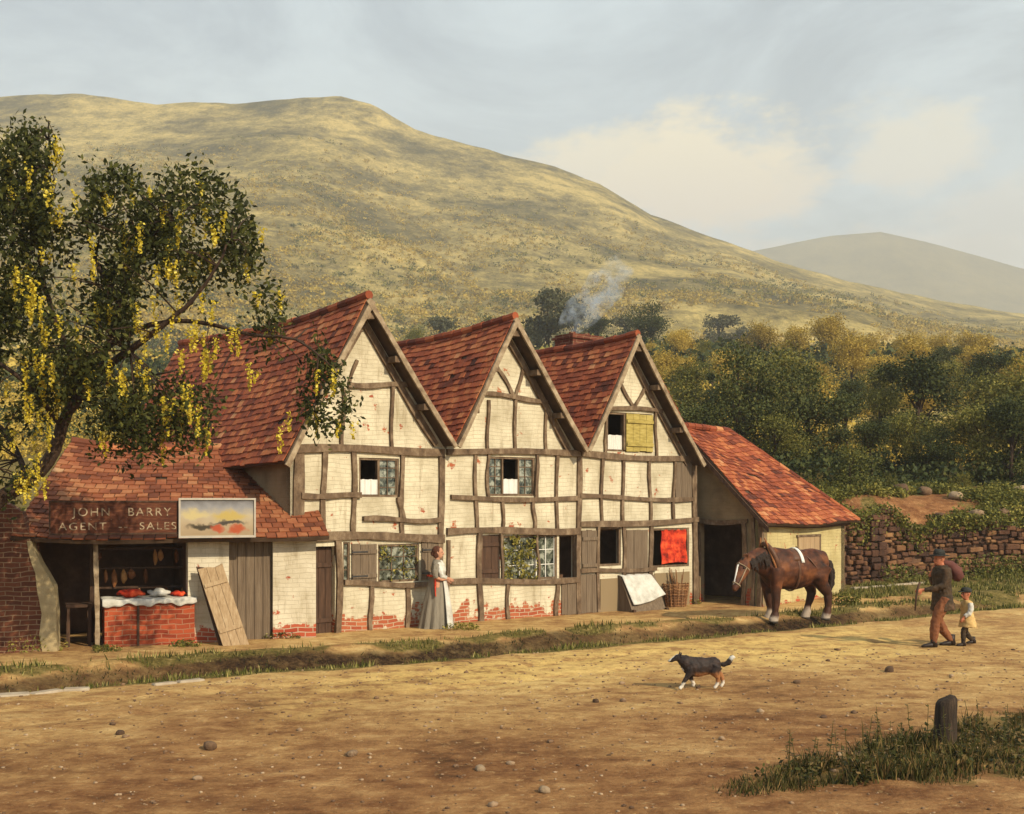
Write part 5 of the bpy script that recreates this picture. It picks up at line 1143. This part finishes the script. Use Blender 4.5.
# ---- laburnum, left
lab=empty('laburnum_tree',(-8.4,16.6,float(hz(-8.4,16.6))),0,'large dark laburnum tree with hanging yellow blossom leaning in from the left','tree')
LO=V3(lab.location); Yt=17.0
def LP(px,py,Y=Yt): return at(px,py,Y)-LO
B=MB(); rd=random.Random(9)
def limb(pts,r0,r1):
    P_=[V3(p) for p in pts]; out=[]
    for i in range(len(P_)-1):
        a=P_[max(i-1,0)];b=P_[i];c=P_[i+1];d=P_[min(i+2,len(P_)-1)]
        for j in range(5):
            t=j/5; out.append(.5*((2*b)+(c-a)*t+(2*a-5*b+4*c-d)*t*t+(3*b-a-3*c+d)*t**3))
    out.append(P_[-1]); n=len(out)-1
    out=[p+V3((rd.uniform(-1,1),rd.uniform(-1,1),rd.uniform(-1,1)))*.012 for p in out]
    B.tube(out,[r0+(r1-r0)*(i/n)**.8 for i in range(n+1)],n=9); return out
trunk=limb([(0,0,-.3),(.15,.1,1.2),LP(-8,507,16.9),LP(28,482),LP(52,455),LP(62,425),LP(78,396)],.135,.075)
tips=[]
main=[[LP(78,396),LP(95,375),LP(108,345),LP(120,300),LP(140,255),LP(170,215,16.6)],
 [LP(78,396),LP(72,360,17.3),LP(55,320,17.5),LP(40,260,17.6),LP(45,190,17.4),LP(50,140,17.2)],
 [LP(95,375),LP(130,350,16.6),LP(170,320,16.4),LP(205,285,16.3),LP(230,240,16.3)],
 [LP(108,345),LP(150,325,17.2),LP(200,322,17.1),LP(250,335,16.8),LP(295,340,16.6),LP(330,365,16.5)],
 [LP(62,425),LP(40,400,16.6),LP(10,370,16.3),LP(-40,340,16.2),LP(-90,300,16)],
 [LP(28,482),LP(10,440,17.5),LP(-30,390,17.8),LP(-70,300,17.8),LP(-60,220,17.6)],
 [LP(78,396),LP(90,385,17.6),LP(130,380,18),LP(180,370,17.9)],
 [LP(120,300),LP(95,260,17.5),LP(85,210,17.6)]]
pts_all=[]
for i,m_ in enumerate(main): pts_all+=limb(m_,.068 if i<3 else .05,.012)
lobes=[(40,180,62,62,.9),(20,150,45,40,.7),(-10,240,70,80,1.1),(100,215,75,55,1.0),(195,205,58,52,.9),(150,270,80,60,1.1),(238,240,26,45,.6),(60,320,95,75,1.3),(170,310,55,32,.9),(245,335,55,24,.6),(285,350,50,34,.6),(325,385,30,40,.45),(215,400,60,36,.7),(150,400,50,40,.8),(265,300,20,30,.4),(10,400,50,60,1.0),(15,452,48,34,.8),(-40,470,50,50,.9),(130,425,40,22,.6),(60,425,40,25,.6),(105,370,55,38,1.0),(190,345,50,30,.8),(-70,330,60,100,1.2),(-60,200,60,80,1.1),(120,170,20,22,.4)]
LV=[];BV=[];TW=MB()
tot=sum(a[2]*a[3] for a in lobes)
for (px,py,rx,ry,dep) in lobes:
    ns=int(3000*rx*ry/tot)
    for _ in range(ns):
        while True:
            u,v,w=[rd.uniform(-1,1) for _ in range(3)]
            q=u*u+v*v+w*w
            if q<1 and rd.random()<.25+q: break
        p=LP(px+u*rx,py+v*ry,Yt+w*dep*1.2)
        if float(fbm(p.x*1.3+p.y*.6,p.z*1.3,5,3))<-.07: continue
        L=rd.uniform(.18,.55); dr=V3((rd.uniform(-.35,.35),rd.uniform(-.35,.35),-rd.uniform(.5,1.1))).normalized()
        k=rd.randint(14,24)
        for i in range(k):
            t=i/k; c=p+dr*L*t+V3((0,0,-.12*t*t)); LV.append((c.x+rd.gauss(0,.06),c.y+rd.gauss(0,.06),c.z+rd.gauss(0,.035)))
        if rd.random()<.12:
            near=min(pts_all[::3],key=lambda a:(a-p).length_squared)
            if (near-p).length<1.6: TW.tube([near,near.lerp(p,.5)+V3((0,0,.06)),p,p+dr*L*.6],[.014,.010,.006,.003],n=5)
    nb=int(125*rx*ry/tot)+1
    for _ in range(nb):
        cu,cv=rd.uniform(-.85,.85),rd.uniform(-.5,.9)
        p0=LP(px+cu*rx,py+cv*ry,Yt-dep*rd.uniform(.3,1.1))
        for _c in range(rd.choice((1,1,2,3))):
            p=p0+V3((rd.gauss(0,.09),rd.gauss(0,.07),rd.gauss(0,.08))); L=rd.uniform(.18,.42); k=int(L*170)
            for i in range(k):
                t=i/k; s_=.032*(1-t*.7); BV.append((p.x+rd.gauss(0,s_),p.y+rd.gauss(0,s_),p.z-L*t))
B.build('trunk',M['bark'],lab,smooth=True); TW.build('twigs',M['bark'],lab,smooth=True)
LV=np.array(LV); quads('crown',leafq(LV,.092,.2,.5),np.clip(rng.normal(.42,.25,len(LV)),0,1),M['laburnum'],lab)
BV=np.array(BV); o=quads('blossom',leafq(BV,.042,0,.8),rng.random(len(BV)),M['blossom'],lab); o['kind']='stuff'

# ---- trees on the hillside
def treeproto(name,seed,h,w,mat,n,leaf,trunk_h=.22,lob=9,shape=1.0):
    rd=random.Random(seed); B=MB(); B.tube([(0,0,-.6),(.03*h*rd.uniform(-1,1),0,h*.3),(0,0,h*.62),(0,0,h*.85)],[.032*h,.024*h,.014*h,.005*h],n=7)
    Ls=[]
    for i in range(lob):
        a=rd.uniform(0,6.28); zf=rd.uniform(trunk_h,.9); rr=w*.5*rd.uniform(.15,.75)*math.sin(math.pi*min(.97,(zf-trunk_h*.5)*.95+.08))**.6*shape; Ls.append((rr*math.cos(a),rr*math.sin(a),h*zf,w*rd.uniform(.16,.30),w*rd.uniform(.13,.24)))
        B.tube([(0,0,h*zf*.55),(Ls[-1][0]*.5,Ls[-1][1]*.5,h*zf*.82),(Ls[-1][0],Ls[-1][1],h*zf)],[.012*h,.008*h,.003*h],n=5)
    Ls.append((0,0,h*.86,w*.2,w*.18)); tm=B.build('trunk',M['bark'],None,smooth=True); P_=[];T_=[]
    for (x,y,z,r_,rz_) in Ls:
        k=n//len(Ls); d=rng.normal(size=(k,3)); d/=np.linalg.norm(d,axis=1)[:,None]; q=rng.random(k)**.42
        fz=1+.28*np.sin(d[:,0]*5+x*3)+.22*np.sin(d[:,2]*7+y*3+d[:,1]*4)
        P_.append(np.stack([x+d[:,0]*q*r_*fz,y+d[:,1]*q*r_*fz,z+d[:,2]*q*rz_*fz],1)); T_.append(np.clip(rng.normal(.45+rd.uniform(-.14,.14),.2,k),0,1))
    cm=quads('crown',leafq(np.concatenate(P_),leaf,.0,.75),np.concatenate(T_),mat)
    me=(tm.data,cm.data); bpy.data.objects.remove(tm); bpy.data.objects.remove(cm); return me
KIND={'dark':('dark_tree','dark round evergreen tree',[treeproto('d',s,6,5.6,M['leaf_dark'],8500,.15) for s in (1,2)]),
 'mid':('olive_tree','olive green bushy tree',[treeproto('m',s,5,5.2,M['leaf_mid'],8000,.14) for s in (3,4,5)]),
 'gold':('golden_tree','golden yellow low tree',[treeproto('g',s,4,4.8,M['leaf_gold'],7000,.13) for s in (6,7)]),
 'bush':('round_bush','low olive bush',[treeproto('b',s,2.2,3.2,M['leaf_mid'],3500,.09,.1) for s in (8,9)]),
 'poplar':('pointed_tree','slim pointed dark tree',[treeproto('p',s,7,2.6,M['leaf_dark'],5000,.15,.15,10,.7) for s in (10,)]),
 'grey':('distant_tree','hazy grey green tree',[treeproto('y',s,8,6.4,M['leaf_grey'],3500,.35) for s in (11,12)])}
def plant_tree(kind,x,y,s,label,group,i):
    nm,_,ms=KIND[kind]; tm,cm=ms[i%len(ms)]; z=float(hz(x,y) if y<62 else hillz(x,y))
    rt=empty(nm,(x,y,z-.1),random.Random(i*7+int(x*10)).uniform(0,6.28),label,'bush' if kind=='bush' else 'tree',group); sx=s*random.uniform(.9,1.15); rt.scale=(sx,sx,s)
    for n_,me in (('trunk',tm),('crown',cm)): o=bpy.data.objects.new(n_,me); C.objects.link(o); o.parent=rt
ORD=['first','second','third','fourth','fifth','sixth','seventh','eighth','ninth','tenth','eleventh','twelfth','thirteenth','fourteenth','fifteenth','sixteenth']
rows=[ # (place, [(kind, px, Y, scale)])
 ('just above the rubble wall',[('bush',850,41,.9),('dark',870,45,.75),('bush',893,41.5,.7),('mid',915,46,.75),('dark',942,45,.85),('bush',962,43,.7),('mid',985,45,.85),('dark',1012,44,.9),('bush',1035,42,1.0),('mid',1062,45,1.0)]),
 ('in row behind shed roof',[('mid',668,47,.95),('dark',700,48,1.0),('dark',738,49,1.15),('mid',775,47,1.1),('dark',808,49,1.25),('dark',845,52,1.25),('mid',880,54,1.2),('dark',918,53,1.2),('gold',955,53,1.05),('mid',990,55,.9),('mid',1030,52,1.3)]),
 ('in middle row of wood',[('gold',655,68,1.1),('mid',690,66,1.1),('poplar',712,64,1.0),('gold',742,67,1.15),('mid',780,65,1.2),('gold',815,70,1.3),('dark',850,68,1.1),('mid',885,71,1.2),('gold',920,68,1.2),('mid',955,72,1.3),('dark',985,69,1.15),('gold',1020,72,1.3)]),
 ('in upper row of wood',[('mid',640,92,1.0),('gold',664,88,1.2),('gold',690,90,1.15),('gold',722,93,1.3),('dark',752,90,.95),('gold',785,94,1.35),('gold',818,92,1.3),('gold',852,96,1.4),('gold',884,94,1.3),('gold',916,98,1.3),('dark',944,96,1.05),('gold',975,99,1.4),('mid',1008,97,1.3)]),
 ('in topmost row below hill',[('gold',600,125,1.2),('dark',622,122,1.0),('gold',650,124,1.3),('gold',682,128,1.4),('mid',706,126,1.1),('gold',760,130,1.4),('gold',795,126,1.3),('gold',832,130,1.7),('gold',868,126,1.8),('gold',905,131,1.6),('gold',940,128,1.2),('gold',975,132,1.3),('gold',1010,128,1.4)])]
c_=0
for ri,(place,lst) in enumerate(rows):
    RS0=(.62,.56,.52,.56,.66)[ri]
    cnt={}; kk=sum(0 for _ in lst)
    for j,(kd,px,Y,s) in enumerate(lst):
        idx=cnt.get(kd,0); cnt[kd]=idx+1; total=sum(1 for a in lst if a[0]==kd); base=KIND[kd][1]
        RS_=RS0*random.Random(c_*13+5).choice((.72,.85,1.0,1.15,1.35))
        lab_=('the only ' if total==1 else ORD[idx]+' ')+base+('' if total==1 else ' from left')+' '+place
        c_+=1; plant_tree(kd,(px-512)/F*Y,Y,s*RS_,lab_,'trees of the hillside wood',c_)
for px,Y,s,k,lb in ((548,150,1.15,'grey','hazy round tree behind the roofs, left of the chimney smoke'),(575,146,1.0,'grey','hazy round tree standing directly behind the chimney smoke'),(718,260,1.35,'grey','tall hazy tree on the foot of the hill, left one of a pair'),(742,262,1.15,'grey','lower hazy tree on the foot of the hill, right one of a pair'),(630,200,1.0,'grey','hazy tree on the slope above the third gable'),(500,170,1.0,'mid','olive tree on the slope above the second gable'),(465,165,.9,'mid','olive tree on the slope between the first two gables'),(488,150,.95,'dark','dark tree on the slope just left of the second gable peak'),(532,158,1.0,'dark','dark tree on the slope just right of the second gable peak'),(416,158,1.0,'mid','olive tree on the slope right of the first gable peak'),(596,170,1.1,'dark','dark tree on the slope right of the chimney'),(652,155,1.2,'dark','dark tree on the slope right of the third gable peak'),(443,190,1.1,'grey','hazy tree above the valley between the first two gables')):
    c_+=1; plant_tree(k,(px-512)/F*Y,Y,s,lb,'single trees on the lower hill',c_)
# scrub: thousands of gorse and bramble clumps that read as one mass
def clumps(name,n,x0,x1,y0,y1,dens,r,k,leaf,mat,label,zf=hillz,zs=.6):
    X,Y=scatter(n,x0,x1,y0,y1,dens); m_=len(X); Rr=rng.uniform(r*.5,r*1.3,m_); Z=zf(X,Y)
    d=rng.normal(size=(m_,k,3)); d/=np.linalg.norm(d,axis=2)[:,:,None]; d*=rng.random((m_,k,1))**.4
    P_=np.stack([X,Y,Z+Rr*.25],1)[:,None,:]+d*Rr[:,None,None]*np.array([1,1,zs]); P_=P_.reshape(-1,3); tn=np.clip(np.repeat(rng.normal(.5,.22,m_),k)+rng.normal(0,.14,m_*k),0,1)
    o=quads(name,leafq(P_,leaf,0,.8),tn,mat); tag(o,label,'scrub',kind='stuff')
fr=lambda X,Y:(X>-.46*Y-4)&(X<.46*Y+6)
clumps('hillside_scrub',9500,-60,64,41,150,lambda X,Y:fr(X,Y)*(((Y>60)|((X>5)&(Y>50)))&(fbm(X*.12,Y*.12,95,3)>-.18)),1.0,150,.16,M['leaf_gold'],'golden scrub and bramble covering the ground of the hillside wood',lambda X,Y:np.where(Y<62,hz(X,Y),hillz(X,Y)))
clumps('bramble_scrub',6500,-60,64,41,140,lambda X,Y:fr(X,Y)*(((Y>60)|(X>7))&(fbm(X*.10+9,Y*.10,96,3)>.0-.35*ss(64,48,Y))),1.1,140,.17,M['leaf_dark'],'dark bramble thickets between the trees of the hillside wood',lambda X,Y:np.where(Y<62,hz(X,Y),hillz(X,Y)))
clumps('gorse',42000,-270,360,130,760,lambda X,Y:fr(X,Y)*ss(900,170,Y)*(fbm(X*.03,Y*.02,97,4)>-.08),2.0,18,.85,M['leaf_gold'],'scattered gorse bushes on the lower slope of the big hill')
clumps('heath_bushes',19000,-270,360,130,760,lambda X,Y:fr(X,Y)*ss(900,150,Y)*(fbm(X*.028+5,Y*.02,98,4)>.03-.25*ss(260,150,Y)),2.4,20,.85,M['leaf_mid'],'grey green heath bushes on the lower slope of the big hill')
clumps('dark_bushes',26000,-120,150,105,380,lambda X,Y:fr(X,Y)*ss(400,150,Y)*(fbm(X*.03+11,Y*.025,102,4)>.04-.14*ss(240,140,Y)),2.3,34,.6,M['leaf_dark'],'dark thorn bushes in belts across the foot of the big hill')
# small plants on the bank
clumps('bank_plants',4200,8.5,21,35.6,43,lambda X,Y:(fbm(X*.5,Y*.5,99,3)>-.16)*1.0,.34,60,.09,M['leaf_mid'],'low green and brown plants on the earth bank above the rubble wall',hz)

P_=[]
for i in range(230):
    s=rng.uniform(.2,15); x,y=wpt(s); top=wtop(s)+.25; L=rng.uniform(.1,1.1)*(fbm(s*.9,0,101,3)+.55); k=int(60*L)+20
    P_.append(np.stack([x+rng.normal(0,.16,k),y-.22+rng.normal(0,.05,k),top-L*rng.random(k)**1.4+rng.normal(0,.06,k)],1))
P_=np.concatenate(P_); o=quads('ivy',leafq(P_,.085,.2,.7),np.clip(rng.normal(.45,.25,len(P_)),0,1),M['leaf_mid']); tag(o,'ivy and bramble trailing over the top of the rubble wall','ivy',kind='stuff')
# ------------------------------------------------------------------ smoke, haze, sky, light, camera
cs=Mh@V3((10.3,3.25,6.95))
B=MB(); sm_pts=[cs+V3(p) for p in ((-.05,0,.0),(-.15,0,.22),(.0,.1,.5),(.35,.15,.85),(.7,.2,1.3),(1.2,.2,1.9))]
B.tube(sm_pts,[.16,.42,.50,.46,.55,.35],n=14); smk=B.build('chimney_smoke',None,smooth=True)
m=bpy.data.materials.new('smoke'); m.use_nodes=True; nt=m.node_tree; nt.nodes.clear(); out=nt.nodes.new('ShaderNodeOutputMaterial'); pv=nt.nodes.new('ShaderNodeVolumePrincipled'); nt.links.new(pv.outputs[0],out.inputs['Volume']); g=N(nt)
pv.inputs['Color'].default_value=(.70,.82,.95,1); nn=g.noise(g.obj(),2.6,4,.65); g.l(g.mrange(nn,.46,.68,0,1.5),pv.inputs['Density']); smk.data.materials.append(m)
tag(smk,'thin pale blue smoke drifting up from the chimney behind the third gable','smoke',kind='stuff')
B=MB(); B.box(-2600,3200,-60,3000,-1.7,640); hzb=B.build('haze',None); m=bpy.data.materials.new('haze_air'); m.use_nodes=True; nt=m.node_tree; nt.nodes.clear(); out=nt.nodes.new('ShaderNodeOutputMaterial'); pv=nt.nodes.new('ShaderNodeVolumePrincipled'); nt.links.new(pv.outputs[0],out.inputs['Volume'])
pv.inputs['Density'].default_value=.00044; pv.inputs['Color'].default_value=(.86,.88,.88,1); hzb.data.materials.append(m); tag(hzb,kind='stuff')

SUN=V3((.60,-.62,.54)).normalized(); el=math.asin(SUN.z); rot=math.atan2(SUN.x,SUN.y)
L=bpy.data.lights.new('sun','SUN'); L.energy=4.6; L.angle=R(.6); L.color=(1,.855,.62); so_=bpy.data.objects.new('sun',L); C.objects.link(so_); so_.rotation_euler=SUN.to_track_quat('Z','Y').to_euler()
wd_=bpy.data.worlds.new('World'); bpy.context.scene.world=wd_; wd_.use_nodes=True; nt=wd_.node_tree; nt.nodes.clear(); g=N(nt)
sky=g.n('ShaderNodeTexSky',sky_type='NISHITA'); sky.sun_disc=False; sky.sun_elevation=el; sky.sun_rotation=rot; sky.air_density=1.0; sky.dust_density=2.2; sky.ozone_density=1.0
tc=g.n('ShaderNodeTexCoord').outputs['Generated']; sx=g.n('ShaderNodeSeparateXYZ'); g.l(tc,sx.inputs[0]); X_,Y_,Z_=sx.outputs
wn=g.noise(g.map(tc,(1,1,1.8)),5,7,.6,.3); wn2=g.noise(g.map(tc,(1,1,2.2)),14,6,.65)
def cloud(cx,cz,rx,rz,flat=0):
    a=g.math('DIVIDE',g.math('SUBTRACT',X_,cx),rx); b=g.math('DIVIDE',g.math('SUBTRACT',Z_,cz),rz)
    d=g.math('SQRT',g.math('ADD',g.math('MULTIPLY',a,a),g.math('MULTIPLY',b,b)))
    d=g.math('ADD',d,g.math('MULTIPLY',g.math('SUBTRACT',wn,.5),2.2)); d=g.math('ADD',d,g.math('MULTIPLY',g.math('SUBTRACT',wn2,.5),1.5))
    return g.math('MULTIPLY',g.mrange(d,.52,1.12,1,0),g.mrange(Y_,0,.3,0,1))
def dirn(px,py): v=V3(((px-512)/F,1,(HY-py)/F)).normalized(); return v.x,v.z
cl_=None
for (px,py,rx,rz,a) in ((690,180,.135,.052,1.0),(610,160,.07,.034,.9),(760,190,.08,.045,.9),(905,150,.06,.045,.6),(880,255,.16,.03,.5),(1000,230,.09,.04,.4)):
    x,z=dirn(px,py); c=g.math('MULTIPLY',cloud(x,z,rx,rz),a); cl_=c if cl_ is None else g.math('MAXIMUM',cl_,c)
veil=g.math('MULTIPLY',g.mrange(g.noise(g.map(tc,(1,1,2.6)),3.2,7,.62,.6),.34,.66,.40,.90),1.0)
bgc=g.n('ShaderNodeVectorMath',operation='SCALE'); g.l(sky.outputs[0],bgc.inputs[0]); bgc.inputs['Scale'].default_value=1.0
SK=.108
skyc=g.mix(veil,bgc.outputs[0],(6.7,8.1,9.0)); 
cc=g.mix(g.mrange(Z_,.21,.30,0,1),(8.9,7.6,6.3),(10.2,9.0,6.5))
fin=g.mix(cl_,skyc,cc)
bg=g.n('ShaderNodeBackground'); bg.inputs['Strength'].default_value=SK; g.l(fin,bg.inputs[0]); wo=g.n('ShaderNodeOutputWorld'); g.l(bg.outputs[0],wo.inputs[0])
cam=bpy.data.cameras.new('camera'); co=bpy.data.objects.new('camera',cam); C.objects.link(co); co.location=(0,0,CH); co.rotation_euler=(R(90),0,0)
cam.sensor_width=36; cam.lens=36*F/1024; cam.shift_y=(HY-407)/1024; cam.clip_end=12000; cam.clip_start=.1
sc=bpy.context.scene; sc.camera=co; sc.view_settings.view_transform='Standard'; sc.view_settings.look='None'; sc.view_settings.gamma=1; sc.view_settings.exposure=0.08
sc.cycles.max_bounces=6; sc.cycles.volume_bounces=1; sc.cycles.use_denoising=True; sc.cycles.transparent_max_bounces=16
